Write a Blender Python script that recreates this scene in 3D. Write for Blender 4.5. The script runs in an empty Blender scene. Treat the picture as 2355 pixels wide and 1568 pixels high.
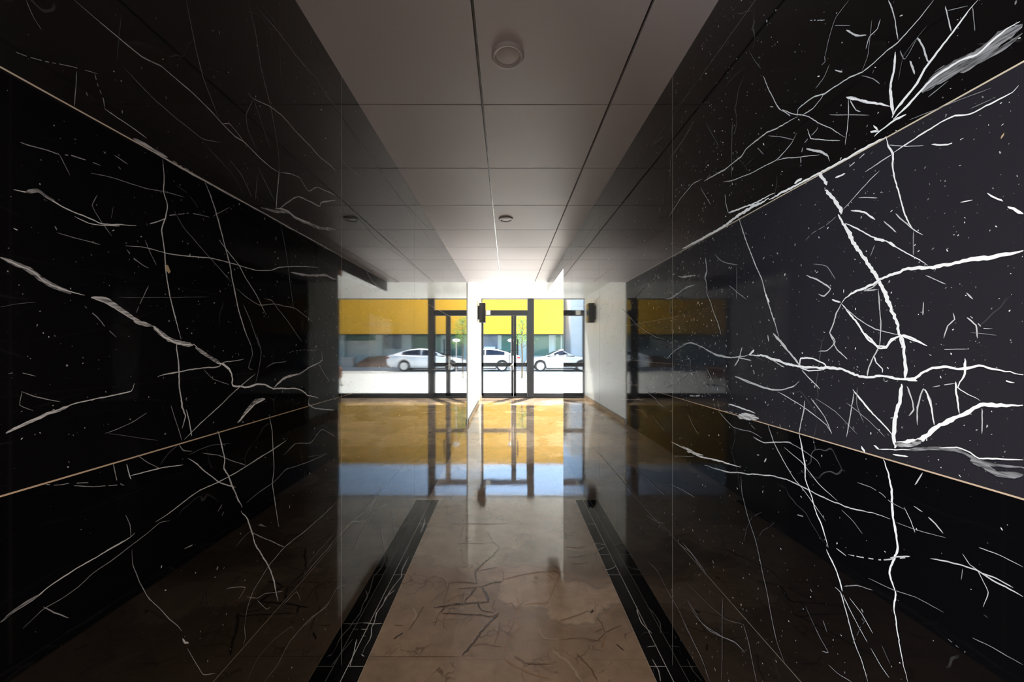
import bpy, bmesh, math, random
from mathutils import Vector, Matrix, noise
PI = math.pi
S = bpy.context.scene
C = S.collection

# ------------------------------------------------------------------ camera
F = 827.0; U0 = 1166.0; V0 = 800.0; HC = 1.34
cam_d = bpy.data.cameras.new('camera'); cam = bpy.data.objects.new('camera', cam_d); C.objects.link(cam)
cam.location = (0, 0, HC); cam.rotation_euler = (PI/2, 0, 0)
cam_d.sensor_fit = 'HORIZONTAL'; cam_d.sensor_width = 36.0; cam_d.lens = 36.0*F/2355.0
cam_d.shift_x = (1177.5-U0)/2355.0; cam_d.shift_y = (V0-784.0)/2355.0
cam_d.clip_start = 0.02; cam_d.clip_end = 500
S.camera = cam

# ------------------------------------------------------------------ light
S.view_settings.view_transform = 'Standard'; S.view_settings.look = 'None'
S.view_settings.gamma = 1.0; S.view_settings.exposure = 0.0; S.view_settings.use_curve_mapping = False
W = bpy.data.worlds.new('world'); S.world = W; W.use_nodes = True
wn = W.node_tree.nodes; wl = W.node_tree.links
bg = wn['Background']
sky = wn.new('ShaderNodeTexSky'); sky.sky_type = 'NISHITA'; sky.sun_disc = False
sky.sun_elevation = math.radians(56); sky.sun_rotation = math.radians(32); sky.air_density = 1.1; sky.dust_density = 0.6
wl.new(sky.outputs[0], bg.inputs[0]); bg.inputs[1].default_value = 0.85
sun_d = bpy.data.lights.new('sun', 'SUN'); sun = bpy.data.objects.new('sun', sun_d); C.objects.link(sun)
sun_d.energy = 24; sun_d.angle = math.radians(0.6); sun_d.color = (1.0, 0.95, 0.87)
sun.rotation_euler = Vector((0.34, 0.60, 1.12)).to_track_quat('Z', 'Y').to_euler()
sun.location = (-5, -10, 20)
# daylight coming in through the window of the lobby behind the camera
al_d = bpy.data.lights.new('lobby_window_daylight', 'AREA'); al = bpy.data.objects.new('lobby_window_daylight', al_d); C.objects.link(al)
al_d.shape = 'RECTANGLE'; al_d.size = 2.2; al_d.size_y = 1.1; al_d.energy = 260; al_d.color = (0.90, 0.93, 1.0)
al.location = (-4.15, -2.1, 1.45); al.rotation_euler = Vector((-1, 0, 0)).to_track_quat('Z', 'Y').to_euler()

# added fill light in an invented vestibule window, unseen round the corner on the right
av_d = bpy.data.lights.new('side_fill_light', 'AREA'); av = bpy.data.objects.new('side_fill_light', av_d); C.objects.link(av)
av_d.shape = 'RECTANGLE'; av_d.size = 2.7; av_d.size_y = 2.2; av_d.energy = 140; av_d.color = (1.0, 0.975, 0.94)
av.location = (3.30, 6.0, 1.42); av.rotation_euler = Vector((1, 0, 0)).to_track_quat('Z', 'Y').to_euler()
# lit ceiling lamp just behind the camera
dl_d = bpy.data.lights.new('ceiling_lamp_light', 'SPOT'); dl = bpy.data.objects.new('ceiling_lamp_light', dl_d); C.objects.link(dl)
dl_d.energy = 165; dl_d.spot_size = math.radians(140); dl_d.spot_blend = 1.0; dl_d.shadow_soft_size = .045; dl_d.color = (1.0, 0.87, 0.74)
dl.location = (0.0, -0.40, 2.46)

# ------------------------------------------------------------------ dimensions
A = 0.70                    # half width of the corridor
ZC = HC+1.15                # corridor ceiling
ZV = HC+1.325               # vestibule ceiling
YL = 6.30                   # end of left marble, and of the corridor ceiling
YR = 4.47                   # end of right marble
YG = 9.70                   # glazed shop front
XR = 3.20                   # right wall of the vestibule
YB = -4.2                   # back wall of the lobby
XB = -4.0                   # left wall of the lobby
YS = 0.30                   # left marble starts

# ------------------------------------------------------------------ materials
def mat(name, color=(.8,.8,.8), rough=.5, metal=0.0, ior=1.5, bump=0.0, bscale=60.0, vary=0.0, vscale=5.0, coat=0.0):
    m = bpy.data.materials.new(name); m.use_nodes = True
    nt = m.node_tree; n = nt.nodes; l = nt.links; b = n['Principled BSDF']
    b.inputs['Roughness'].default_value = rough; b.inputs['Metallic'].default_value = metal; b.inputs['IOR'].default_value = ior
    b.inputs['Coat Weight'].default_value = coat
    tc = n.new('ShaderNodeTexCoord')
    nz = n.new('ShaderNodeTexNoise'); nz.inputs['Scale'].default_value = vscale; nz.inputs['Detail'].default_value = 5
    l.new(tc.outputs['Object'], nz.inputs['Vector'])
    rp = n.new('ShaderNodeMix'); rp.data_type = 'RGBA'
    d = max(vary, .02)
    rp.inputs[6].default_value = tuple(max(0, c*(1-d)) for c in color)+(1,)
    rp.inputs[7].default_value = tuple(min(1, c*(1+d)) for c in color)+(1,)
    l.new(nz.outputs[0], rp.inputs[0]); l.new(rp.outputs[2], b.inputs['Base Color'])
    if bump:
        n2 = n.new('ShaderNodeTexNoise'); n2.inputs['Scale'].default_value = bscale; n2.inputs['Detail'].default_value = 4
        l.new(tc.outputs['Object'], n2.inputs['Vector'])
        bp = n.new('ShaderNodeBump'); bp.inputs['Strength'].default_value = bump; bp.inputs['Distance'].default_value = .01
        l.new(n2.outputs[0], bp.inputs['Height']); l.new(bp.outputs[0], b.inputs['Normal'])
    return m

def math_node(nt, op, a, b=None, c=None, clamp=False):
    m = nt.nodes.new('ShaderNodeMath'); m.operation = op; m.use_clamp = clamp
    for i, v in enumerate((a, b, c)):
        if v is None: continue
        if isinstance(v, (int, float)): m.inputs[i].default_value = v
        else: nt.links.new(v, m.inputs[i])
    return m.outputs[0]

def black_marble(name, fleck=1.0, ior=1.55):
    """polished black marble; the traced veins and joints are faces of the same mesh that carry their tone in the attribute 'vein'"""
    m = bpy.data.materials.new(name); m.use_nodes = True
    nt = m.node_tree; n = nt.nodes; l = nt.links; b = n['Principled BSDF']
    tc = n.new('ShaderNodeTexCoord')
    at = n.new('ShaderNodeAttribute'); at.attribute_name = 'vein'
    # warped coordinates
    nz = n.new('ShaderNodeTexNoise'); nz.inputs['Scale'].default_value = 3.0; nz.inputs['Detail'].default_value = 4
    l.new(tc.outputs['Object'], nz.inputs['Vector'])
    mx = n.new('ShaderNodeMix'); mx.data_type = 'RGBA'; mx.inputs[0].default_value = .22
    l.new(tc.outputs['Object'], mx.inputs[6]); l.new(nz.outputs['Color'], mx.inputs[7])
    # hairline veins: edges of a warped voronoi, broken up by noise
    vo = n.new('ShaderNodeTexVoronoi'); vo.feature = 'DISTANCE_TO_EDGE'; vo.inputs['Scale'].default_value = 5.5
    l.new(mx.outputs[2], vo.inputs['Vector'])
    hl = math_node(nt, 'LESS_THAN', vo.outputs['Distance'], .0045)
    n3 = n.new('ShaderNodeTexNoise'); n3.inputs['Scale'].default_value = 4.2; n3.inputs['Detail'].default_value = 3
    l.new(tc.outputs['Object'], n3.inputs['Vector'])
    msk = math_node(nt, 'MULTIPLY_ADD', n3.outputs[0], 9.0, -5.3, clamp=True)
    hl = math_node(nt, 'MULTIPLY', hl, msk)
    hl = math_node(nt, 'MULTIPLY', hl, .10)
    # white flecks
    v2 = n.new('ShaderNodeTexVoronoi'); v2.inputs['Scale'].default_value = 70
    mp = n.new('ShaderNodeMapping'); mp.inputs['Scale'].default_value = (1, .9, .55); mp.inputs['Rotation'].default_value = (.5, 0, 0)
    l.new(mx.outputs[2], mp.inputs['Vector']); l.new(mp.outputs[0], v2.inputs['Vector'])
    fl = math_node(nt, 'LESS_THAN', v2.outputs['Distance'], .075)
    wn_ = n.new('ShaderNodeSeparateColor'); l.new(v2.outputs['Color'], wn_.inputs[0])
    fl = math_node(nt, 'MULTIPLY', fl, math_node(nt, 'GREATER_THAN', wn_.outputs[0], .90))
    fl = math_node(nt, 'MULTIPLY', fl, math_node(nt, 'MULTIPLY', wn_.outputs[1], .34*fleck))
    tot = math_node(nt, 'ADD', hl, fl)
    cb = n.new('ShaderNodeCombineColor')
    base = (.0030, .0028, .0034)
    add = n.new('ShaderNodeMix'); add.data_type = 'RGBA'; add.blend_type = 'ADD'; add.inputs[0].default_value = 1
    add.inputs[6].default_value = base+(1,)
    l.new(tot, cb.inputs[0]); l.new(tot, cb.inputs[1]); l.new(tot, cb.inputs[2]); l.new(cb.outputs[0], add.inputs[7])
    # traced veins, slightly mottled
    n4 = n.new('ShaderNodeTexNoise'); n4.inputs['Scale'].default_value = 210; n4.inputs['Detail'].default_value = 3
    mp4 = n.new('ShaderNodeMapping'); mp4.inputs['Scale'].default_value = (1, .16, 1.5); mp4.inputs['Rotation'].default_value = (.25, 0, 0)
    l.new(tc.outputs['Object'], mp4.inputs['Vector']); l.new(mp4.outputs[0], n4.inputs['Vector'])
    mo = math_node(nt, 'MULTIPLY_ADD', n4.outputs[0], 4.0, -1.35, clamp=True)
    cr = math_node(nt, 'SUBTRACT', 1.0, at.outputs['Alpha'])          # alpha 1 = clean, 0 = crumbly
    mo = math_node(nt, 'MAXIMUM', mo, math_node(nt, 'SUBTRACT', 1.0, cr))
    vm = n.new('ShaderNodeMix'); vm.data_type = 'RGBA'; vm.blend_type = 'MULTIPLY'; vm.inputs[0].default_value = 1
    c2 = n.new('ShaderNodeCombineColor')
    for i in range(3): l.new(mo, c2.inputs[i])
    l.new(at.outputs['Color'], vm.inputs[6]); l.new(c2.outputs[0], vm.inputs[7])
    ad2 = n.new('ShaderNodeMix'); ad2.data_type = 'RGBA'; ad2.blend_type = 'ADD'; ad2.inputs[0].default_value = 1
    l.new(add.outputs[2], ad2.inputs[6]); l.new(vm.outputs[2], ad2.inputs[7])
    l.new(ad2.outputs[2], b.inputs['Base Color'])
    b.inputs['Roughness'].default_value = .035; b.inputs['IOR'].default_value = ior
    return m

def beige_marble():
    m = bpy.data.materials.new('beige_marble'); m.use_nodes = True
    nt = m.node_tree; n = nt.nodes; l = nt.links; b = n['Principled BSDF']
    tc = n.new('ShaderNodeTexCoord')
    at = n.new('ShaderNodeAttribute'); at.attribute_name = 'vein'
    nz = n.new('ShaderNodeTexNoise'); nz.inputs['Scale'].default_value = 4; nz.inputs['Detail'].default_value = 6
    l.new(tc.outputs['Object'], nz.inputs['Vector'])
    mx = n.new('ShaderNodeMix'); mx.data_type = 'RGBA'; mx.inputs[0].default_value = .30
    l.new(tc.outputs['Object'], mx.inputs[6]); l.new(nz.outputs['Color'], mx.inputs[7])
    # angular patches
    vo = n.new('ShaderNodeTexVoronoi'); vo.feature = 'SMOOTH_F1'; vo.inputs['Smoothness'].default_value = .25; vo.inputs['Scale'].default_value = 2.9
    l.new(mx.outputs[2], vo.inputs['Vector'])
    sp = n.new('ShaderNodeSeparateColor'); l.new(vo.outputs['Color'], sp.inputs[0])
    cr = n.new('ShaderNodeValToRGB'); e = cr.color_ramp.elements
    cr.color_ramp.interpolation = 'LINEAR'
    e[0].position = 0; e[0].color = (.215, .168, .128, 1)
    e[1].position = .35; e[1].color = (.38, .275, .195, 1)
    x = e.new(.6); x.color = (.30, .24, .19, 1)
    x = e.new(.82); x.color = (.52, .40, .30, 1)
    l.new(sp.outputs[0], cr.inputs[0])
    # cloudy tone
    n2 = n.new('ShaderNodeTexNoise'); n2.inputs['Scale'].default_value = 9; n2.inputs['Detail'].default_value = 8; n2.inputs['Roughness'].default_value = .7
    l.new(tc.outputs['Object'], n2.inputs['Vector'])
    c2 = n.new('ShaderNodeValToRGB'); e = c2.color_ramp.elements
    e[0].position = .3; e[0].color = (.74, .70, .66, 1); e[1].position = .72; e[1].color = (1.18, 1.12, 1.04, 1)
    l.new(n2.outputs[0], c2.inputs[0])
    mu = n.new('ShaderNodeMix'); mu.data_type = 'RGBA'; mu.blend_type = 'MULTIPLY'; mu.inputs[0].default_value = 1
    l.new(cr.outputs[0], mu.inputs[6]); l.new(c2.outputs[0], mu.inputs[7])
    # fine cracks in some patches
    v3 = n.new('ShaderNodeTexVoronoi'); v3.feature = 'DISTANCE_TO_EDGE'; v3.inputs['Scale'].default_value = 11
    l.new(mx.outputs[2], v3.inputs['Vector'])
    n5 = n.new('ShaderNodeTexNoise'); n5.inputs['Scale'].default_value = 5.5; n5.inputs['Detail'].default_value = 4
    l.new(tc.outputs['Object'], n5.inputs['Vector'])
    ck = math_node(nt, 'MULTIPLY', math_node(nt, 'LESS_THAN', v3.outputs['Distance'], .030), math_node(nt, 'MULTIPLY_ADD', n5.outputs[0], 8, -4.0, clamp=True))
    ck = math_node(nt, 'MULTIPLY', ck, .6)
    m3 = n.new('ShaderNodeMix'); m3.data_type = 'RGBA'; l.new(ck, m3.inputs[0]); l.new(mu.outputs[2], m3.inputs[6]); m3.inputs[7].default_value = (.085, .05, .03, 1)
    # traced cracks: attribute alpha is the cover
    m4 = n.new('ShaderNodeMix'); m4.data_type = 'RGBA'; l.new(at.outputs['Alpha'], m4.inputs[0]); l.new(m3.outputs[2], m4.inputs[6]); l.new(at.outputs['Color'], m4.inputs[7])
    l.new(m4.outputs[2], b.inputs['Base Color'])
    b.inputs['Roughness'].default_value = .05; b.inputs['IOR'].default_value = 1.6
    n6 = n.new('ShaderNodeTexNoise'); n6.inputs['Scale'].default_value = 6
    l.new(tc.outputs['Object'], n6.inputs['Vector'])
    bp = n.new('ShaderNodeBump'); bp.inputs['Strength'].default_value = .03; bp.inputs['Distance'].default_value = .01
    l.new(n6.outputs[0], bp.inputs['Height']); l.new(bp.outputs[0], b.inputs['Normal'])
    return m

def glass(name, tint=(.96,.985,.98), refl=1.0):
    m = bpy.data.materials.new(name); m.use_nodes = True
    nt = m.node_tree; n = nt.nodes; l = nt.links
    n.remove(n['Principled BSDF'])
    tr = n.new('ShaderNodeBsdfTransparent'); tr.inputs[0].default_value = tint+(1,)
    gl = n.new('ShaderNodeBsdfGlossy'); gl.inputs['Roughness'].default_value = .02; gl.inputs[0].default_value = (.95*refl,)*3+(1,)
    fr = n.new('ShaderNodeFresnel'); fr.inputs[0].default_value = 1.27
    ge = n.new('ShaderNodeNewGeometry')                     # same reflectance on both faces of the pane
    l.new(math_node(nt, 'MULTIPLY_ADD', ge.outputs['Backfacing'], 1/1.27-1.27, 1.27), fr.inputs[0])
    mx = n.new('ShaderNodeMixShader'); l.new(fr.outputs[0], mx.inputs[0]); l.new(tr.outputs[0], mx.inputs[1]); l.new(gl.outputs[0], mx.inputs[2])
    l.new(mx.outputs[0], n['Material Output'].inputs[0])
    return m

M = dict(
    marble=black_marble('black_marble', 1.0, 1.52),
    border=black_marble('black_border_marble', .4, 1.27),
    beige=beige_marble(),
    white=mat('white_plaster', (.80,.79,.76), .55, bump=.05, vary=.03, vscale=3),
    vestwhite=mat('white_gloss_paint', (.74,.73,.70), .35, bump=.03, vary=.02, vscale=3),
    tile=mat('ceiling_tile', (.76,.685,.71), .50, ior=2.3, vary=.02, vscale=2),
    groove=mat('ceiling_joint', (.13,.13,.125), .22, metal=1.0, vary=.05),
    trimw=mat('lamp_white', (.80,.75,.75), .35),
    frame=mat('dark_aluminium', (.045,.050,.058), .38, metal=.55, vary=.06),
    chrome=mat('chrome', (.72,.72,.72), .16, metal=1, vary=.03),
    iron=mat('blackened_iron', (.03,.03,.03), .45, metal=.5),
    glass=glass('window_glass'),
    wood=mat('tan_wood', (.36,.25,.16), .4, vary=.2, vscale=20),
    yellow=mat('yellow_facade', (.86,.42,.012), .55, vary=.04, vscale=.6),
    teal=mat('teal_glass', (.075,.20,.19), .12, vary=.4, vscale=.8),
    blueglass=mat('blue_glass', (.14,.20,.30), .12, vary=.5, vscale=1.3),
    darkglass=mat('dark_glass', (.010,.012,.02), .06, vary=.3),
    palecol=mat('pale_blue_column', (.58,.70,.73), .5, vary=.06, vscale=2),
    panel=mat('grey_panel', (.74,.75,.74), .6, vary=.05, vscale=2),
    paleblue=mat('pale_blue_cladding', (.74,.82,.90), .55, vary=.05, vscale=.5),
    concrete=mat('pale_concrete', (.78,.74,.66), .85, bump=.2, bscale=30, vary=.08, vscale=1.2),
    asphalt=mat('pale_asphalt', (.80,.76,.68), .9, bump=.2, bscale=80, vary=.08, vscale=.8),
    kerb=mat('kerb_stone', (.62,.59,.53), .8, bump=.1, vary=.05),
    darkline=mat('dark_gutter', (.06,.06,.06), .8),
    soil=mat('brown_soil', (.58,.29,.16), .95, bump=.8, bscale=12, vary=.5, vscale=8),
    carpaint=mat('white_car_paint', (.80,.81,.83), .22, coat=1, vary=.01),
    tyre=mat('tyre_rubber', (.012,.012,.013), .7),
    rim=mat('alloy_rim', (.62,.62,.65), .28, metal=.8),
    cartrim=mat('car_black_trim', (.012,.012,.014), .4),
    tail=mat('tail_lamp_red', (.35,.02,.02), .2),
    bark=mat('bark', (.10,.075,.05), .9, bump=.4, vary=.3, vscale=12),
    leaf=mat('leaf', (.17,.30,.035), .5, vary=.35, vscale=9),
    leather=mat('tan_leather', (.36,.14,.045), .45, vary=.15, vscale=6),
    darkwood=mat('dark_wood', (.05,.025,.015), .5, vary=.2, vscale=15),
    lobby=mat('lobby_grey', (.22,.21,.21), .7, vary=.04),
    blackpl=mat('black_plastic', (.012,.012,.013), .14),
    brass=mat('brass_trim', (.52,.40,.22), .35, metal=.6),
    stonechip=mat('pale_stone', (.6,.56,.5), .8, bump=.2, vary=.1),
)

M['litlens'] = mat('lit_lens', (.9,.85,.8), .4)
_b = M['litlens'].node_tree.nodes['Principled BSDF']; _b.inputs['Emission Color'].default_value = (1, .87, .74, 1); _b.inputs['Emission Strength'].default_value = 30
# ------------------------------------------------------------------ mesh helpers
class MB:
    def __init__(s): s.v = []; s.f = []; s.m = []; s.col = []; s.mats = []; s.hascol = False; s.smooth = []
    def mi(s, m):
        if m not in s.mats: s.mats.append(m)
        return s.mats.index(m)
    def face(s, pts, m, col=None, smooth=False):
        i = len(s.v); s.v += [tuple(p) for p in pts]; s.f.append(list(range(i, i+len(pts)))); s.m.append(s.mi(m))
        s.smooth.append(smooth); s.col.append(col)
        if col is not None: s.hascol = True
    def mesh(s, verts, faces, m, smooth=False, col=None):
        i = len(s.v); s.v += [tuple(p) for p in verts]
        for f in faces:
            s.f.append([i+k for k in f]); s.m.append(s.mi(m)); s.smooth.append(smooth); s.col.append(col)
    def box(s, x0, x1, y0, y1, z0, z1, m, bev=0.0):
        x0, x1 = sorted((x0, x1)); y0, y1 = sorted((y0, y1)); z0, z1 = sorted((z0, z1))
        if bev <= 0 or bev*2.05 > min(x1-x0, y1-y0, z1-z0):
            vs = [(x, y, z) for x in (x0, x1) for y in (y0, y1) for z in (z0, z1)]
            fs = [(0,1,3,2), (4,6,7,5), (0,4,5,1), (2,3,7,6), (0,2,6,4), (1,5,7,3)]
            s.mesh(vs, fs, m)
        else:
            bm = bmesh.new(); bmesh.ops.create_cube(bm, size=1)
            bmesh.ops.scale(bm, vec=(x1-x0, y1-y0, z1-z0), verts=bm.verts)
            bmesh.ops.translate(bm, vec=((x0+x1)/2, (y0+y1)/2, (z0+z1)/2), verts=bm.verts)
            bmesh.ops.bevel(bm, geom=bm.edges[:], offset=bev, segments=2, affect='EDGES', profile=.5)
            s.bm(bm, m)
    def bm(s, bm, m, smooth=False):
        bm.verts.index_update()
        s.mesh([v.co[:] for v in bm.verts], [[v.index for v in f.verts] for f in bm.faces], m, smooth); bm.free()
    def tube(s, pts, r, m, n=12, caps=True):
        pts = [Vector(p) for p in pts]; rs = r if isinstance(r, (list, tuple)) else [r]*len(pts)
        rings = []; up = None
        for i, p in enumerate(pts):
            t = (pts[min(i+1, len(pts)-1)]-pts[max(i-1, 0)]).normalized()
            if up is None: up = Vector((0, 0, 1)) if abs(t.z) < .9 else Vector((1, 0, 0))
            a = t.cross(up).normalized(); b = a.cross(t).normalized(); up = b
            rings.append([p+a*math.cos(2*PI*k/n)*rs[i]+b*math.sin(2*PI*k/n)*rs[i] for k in range(n)])
        vs = [v for r_ in rings for v in r_]; fs = []
        for i in range(len(pts)-1):
            for k in range(n): fs.append((i*n+k, i*n+(k+1) % n, (i+1)*n+(k+1) % n, (i+1)*n+k))
        s.mesh(vs, fs, m, True)
        if caps: s.mesh(rings[0], [list(range(n))[::-1]], m); s.mesh(rings[-1], [list(range(n))], m)
    def lathe(s, prof, c, axis, m, n=32):
        """prof: (r, h) pairs, revolved about axis through c"""
        axis = Vector(axis).normalized(); q = axis.to_track_quat('Z', 'Y'); c = Vector(c)
        vs = []; fs = []
        for r, h in prof:
            for k in range(n): vs.append(c+q @ Vector((r*math.cos(2*PI*k/n), r*math.sin(2*PI*k/n), h)))
        for i in range(len(prof)-1):
            for k in range(n): fs.append((i*n+k, i*n+(k+1) % n, (i+1)*n+(k+1) % n, (i+1)*n+k))
        s.mesh(vs, fs, m, True)
        for idx in (0, len(prof)-1):
            if prof[idx][0] > 1e-4: s.mesh(vs[idx*n:(idx+1)*n], [list(range(n))], m)
    def prism(s, poly, axis, a, b, m):
        """poly in the two other axes, extruded along axis from a to b"""
        def P(p, t):
            return (t, p[0], p[1]) if axis == 'x' else (p[0], t, p[1]) if axis == 'y' else (p[0], p[1], t)
        n = len(poly); vs = [P(p, a) for p in poly]+[P(p, b) for p in poly]
        fs = [list(range(n))[::-1], list(range(n, 2*n))]+[(i, (i+1) % n, n+(i+1) % n, n+i) for i in range(n)]
        s.mesh(vs, fs, m)
    def build(s, name, parent=None, normals=True):
        me = bpy.data.meshes.new(name); me.from_pydata(s.v, [], s.f)
        for m in s.mats: me.materials.append(m)
        for i, p in enumerate(me.polygons): p.material_index = s.m[i]; p.use_smooth = s.smooth[i]
        if s.hascol:
            ca = me.color_attributes.new('vein', 'FLOAT_COLOR', 'CORNER')
            for i, p in enumerate(me.polygons):
                c = s.col[i] or (0, 0, 0, 0)
                for li in p.loop_indices: ca.data[li].color = c
        me.update()
        if normals and not s.hascol:
            bm = bmesh.new(); bm.from_mesh(me); bmesh.ops.recalc_face_normals(bm, faces=bm.faces); bm.to_mesh(me); bm.free()
        o = bpy.data.objects.new(name, me); C.objects.link(o)
        if parent: o.parent = parent; o.matrix_parent_inverse = Matrix.Translation(-Vector(parent.location))
        return o
def empty(name, loc, label, cat, group=None):
    o = bpy.data.objects.new(name, None); C.objects.link(o); o.location = loc; o.empty_display_size = .1
    tag(o, label, cat, group); return o
def tag(o, label, cat, group=None, kind=None):
    o['label'] = label; o['category'] = cat
    if group: o['group'] = group
    if kind: o['kind'] = kind
    return o
def struct(o, label=None, cat=None):
    o['kind'] = 'structure'
    if label: o['label'] = label
    if cat: o['category'] = cat
    return o

# ------------------------------------------------------------------ veins traced on the stone
def catmull(p, seg):
    out = []
    for i in range(len(p)-1):
        p0 = p[max(i-1, 0)]; p1 = p[i]; p2 = p[i+1]; p3 = p[min(i+2, len(p)-1)]
        k = max(2, int(math.dist(p1, p2)/seg)+1)
        for j in range(k):
            t = j/k; out.append(tuple(.45*(.5*((2*p1[d])+(-p0[d]+p2[d])*t+(2*p0[d]-5*p1[d]+4*p2[d]-p3[d])*t*t+(-p0[d]+3*p1[d]-3*p2[d]+p3[d])*t**3))+.55*(p1[d]+(p2[d]-p1[d])*t) for d in range(2)))
    out.append(tuple(p[-1])); return out
rnd = random.Random(7)
LIFT = 0.0
def ribbon(mb, pts, w0, w1, place, m, col, jit=1.0, seg=.02, taper=True, skip=0.0):
    """pts are 2D points on the stone in metres; place() lifts them on the surface"""
    P = catmull(pts, seg); n = len(P)
    if n < 2: return
    ph = rnd.random()*100; L = []; R = []
    global LIFT; LIFT += 2.5e-6; lift = LIFT; place0 = place
    def place(a, b_):
        q = place0(a, b_)
        return (q[0]+lift, q[1], q[2]) if place0 is wallL else (q[0]-lift, q[1], q[2]) if place0 is wallR else (q[0], q[1], q[2]+lift)
    for i, p in enumerate(P):
        a = P[max(i-1, 0)]; b = P[min(i+1, n-1)]; dx, dy = b[0]-a[0], b[1]-a[1]; d = math.hypot(dx, dy) or 1
        nx, ny = -dy/d, dx/d; t = i/(n-1)
        w = (w0+(w1-w0)*t)*(.72+.7*abs(noise.noise(Vector((ph+i*.16, 1.3, 0))))+.28*rnd.random())
        if taper: w *= min(1, 6*min(t, 1-t)+.25)
        o = jit*(max(min(w0, .004), .0012)*.6*noise.noise(Vector((ph, i*.13, 7)))+.0016*noise.noise(Vector((ph, i*.06, 3)))+max(w0, .0008)*.35*(rnd.random()-.5))
        L.append((p[0]+nx*(o+w/2), p[1]+ny*(o+w/2))); R.append((p[0]+nx*(o-w/2), p[1]+ny*(o-w/2)))
    run = 0
    for i in range(n-1):
        if skip:
            if noise.noise(Vector((ph*2+i*.5, 3, 3)))*.5+.5 < skip: continue
        mb.face([place(*L[i]), place(*L[i+1]), place(*R[i+1]), place(*R[i])], m, col)

EPS = .00025
def wallL(y, z): return (-A+EPS, y, z)
def wallR(y, z): return (A-EPS, y, z)
def flr(x, y): return (x, y, EPS)
CROPS = {'LT': (0, 0, 1.9605), 'LB': (0, 768, 1.9605), 'RT': (1570, 0, 1.9605), 'RB': (1570, 768, 1.9605),
         'Z6': (1300, 900, 2.348), 'Z3': (1400, 600, 3.92), 'Z5': (660, 0, 2.306), 'S': (1500, 0, 3.136), 'Q': (700, 1100, 3.35), 'W': (1560, 660, 5.227)}
def to_wall(side, u, v):
    du = max(20.0, (U0-u) if side == 'L' else (u-U0)); y = F*A/du
    return (y, HC+(V0-v)*y/F)
TONES = {'w': (.95, .95, .97), 'g': (.62, .62, .64), 'd': (.30, .30, .32), 'f': (.13, .13, .14), 'o': (.55, .42, .25)}
def vein(mb, crop, pts, wpx=2.0, tone='w', w2=None, cl=1.0, skip=0.0, jit=1.0):
    ox, oy, s = CROPS[crop]; side = 'L' if ox+pts[0][0]/s < U0 else 'R'
    P = [to_wall(side, ox+x/s, oy+y/s) for x, y in pts]
    ym = P[0][0]; ye = P[-1][0]
    wa = wpx*ym/F; wb = (w2 if w2 is not None else wpx)*ye/F
    ribbon(mb, P, wa, wb, wallL if side == 'L' else wallR, M['marble'], TONES[tone]+(cl,), jit=jit, seg=.0055, skip=skip)
def broad(mb, crop, pts, wpx, tone='g', n=5, spread=1.0):
    """a wide crumbly band: one mottled bed with brighter strands in it"""
    ox, oy, s = CROPS[crop]; side = 'L' if ox+pts[0][0]/s < U0 else 'R'
    vein(mb, crop, pts, wpx, tone, cl=0.0, jit=.3)
    for k in range(n):
        off = (k/(n-1)-.5)*wpx*s*spread*.8
        q = [(x+rnd.uniform(-3, 3), y+off+rnd.uniform(-3, 3)) for x, y in pts]
        q[0] = pts[0]; q[-1] = pts[-1]
        vein(mb, crop, q, max(1.2, wpx*.12), tone, cl=.4, skip=.25)

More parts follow.
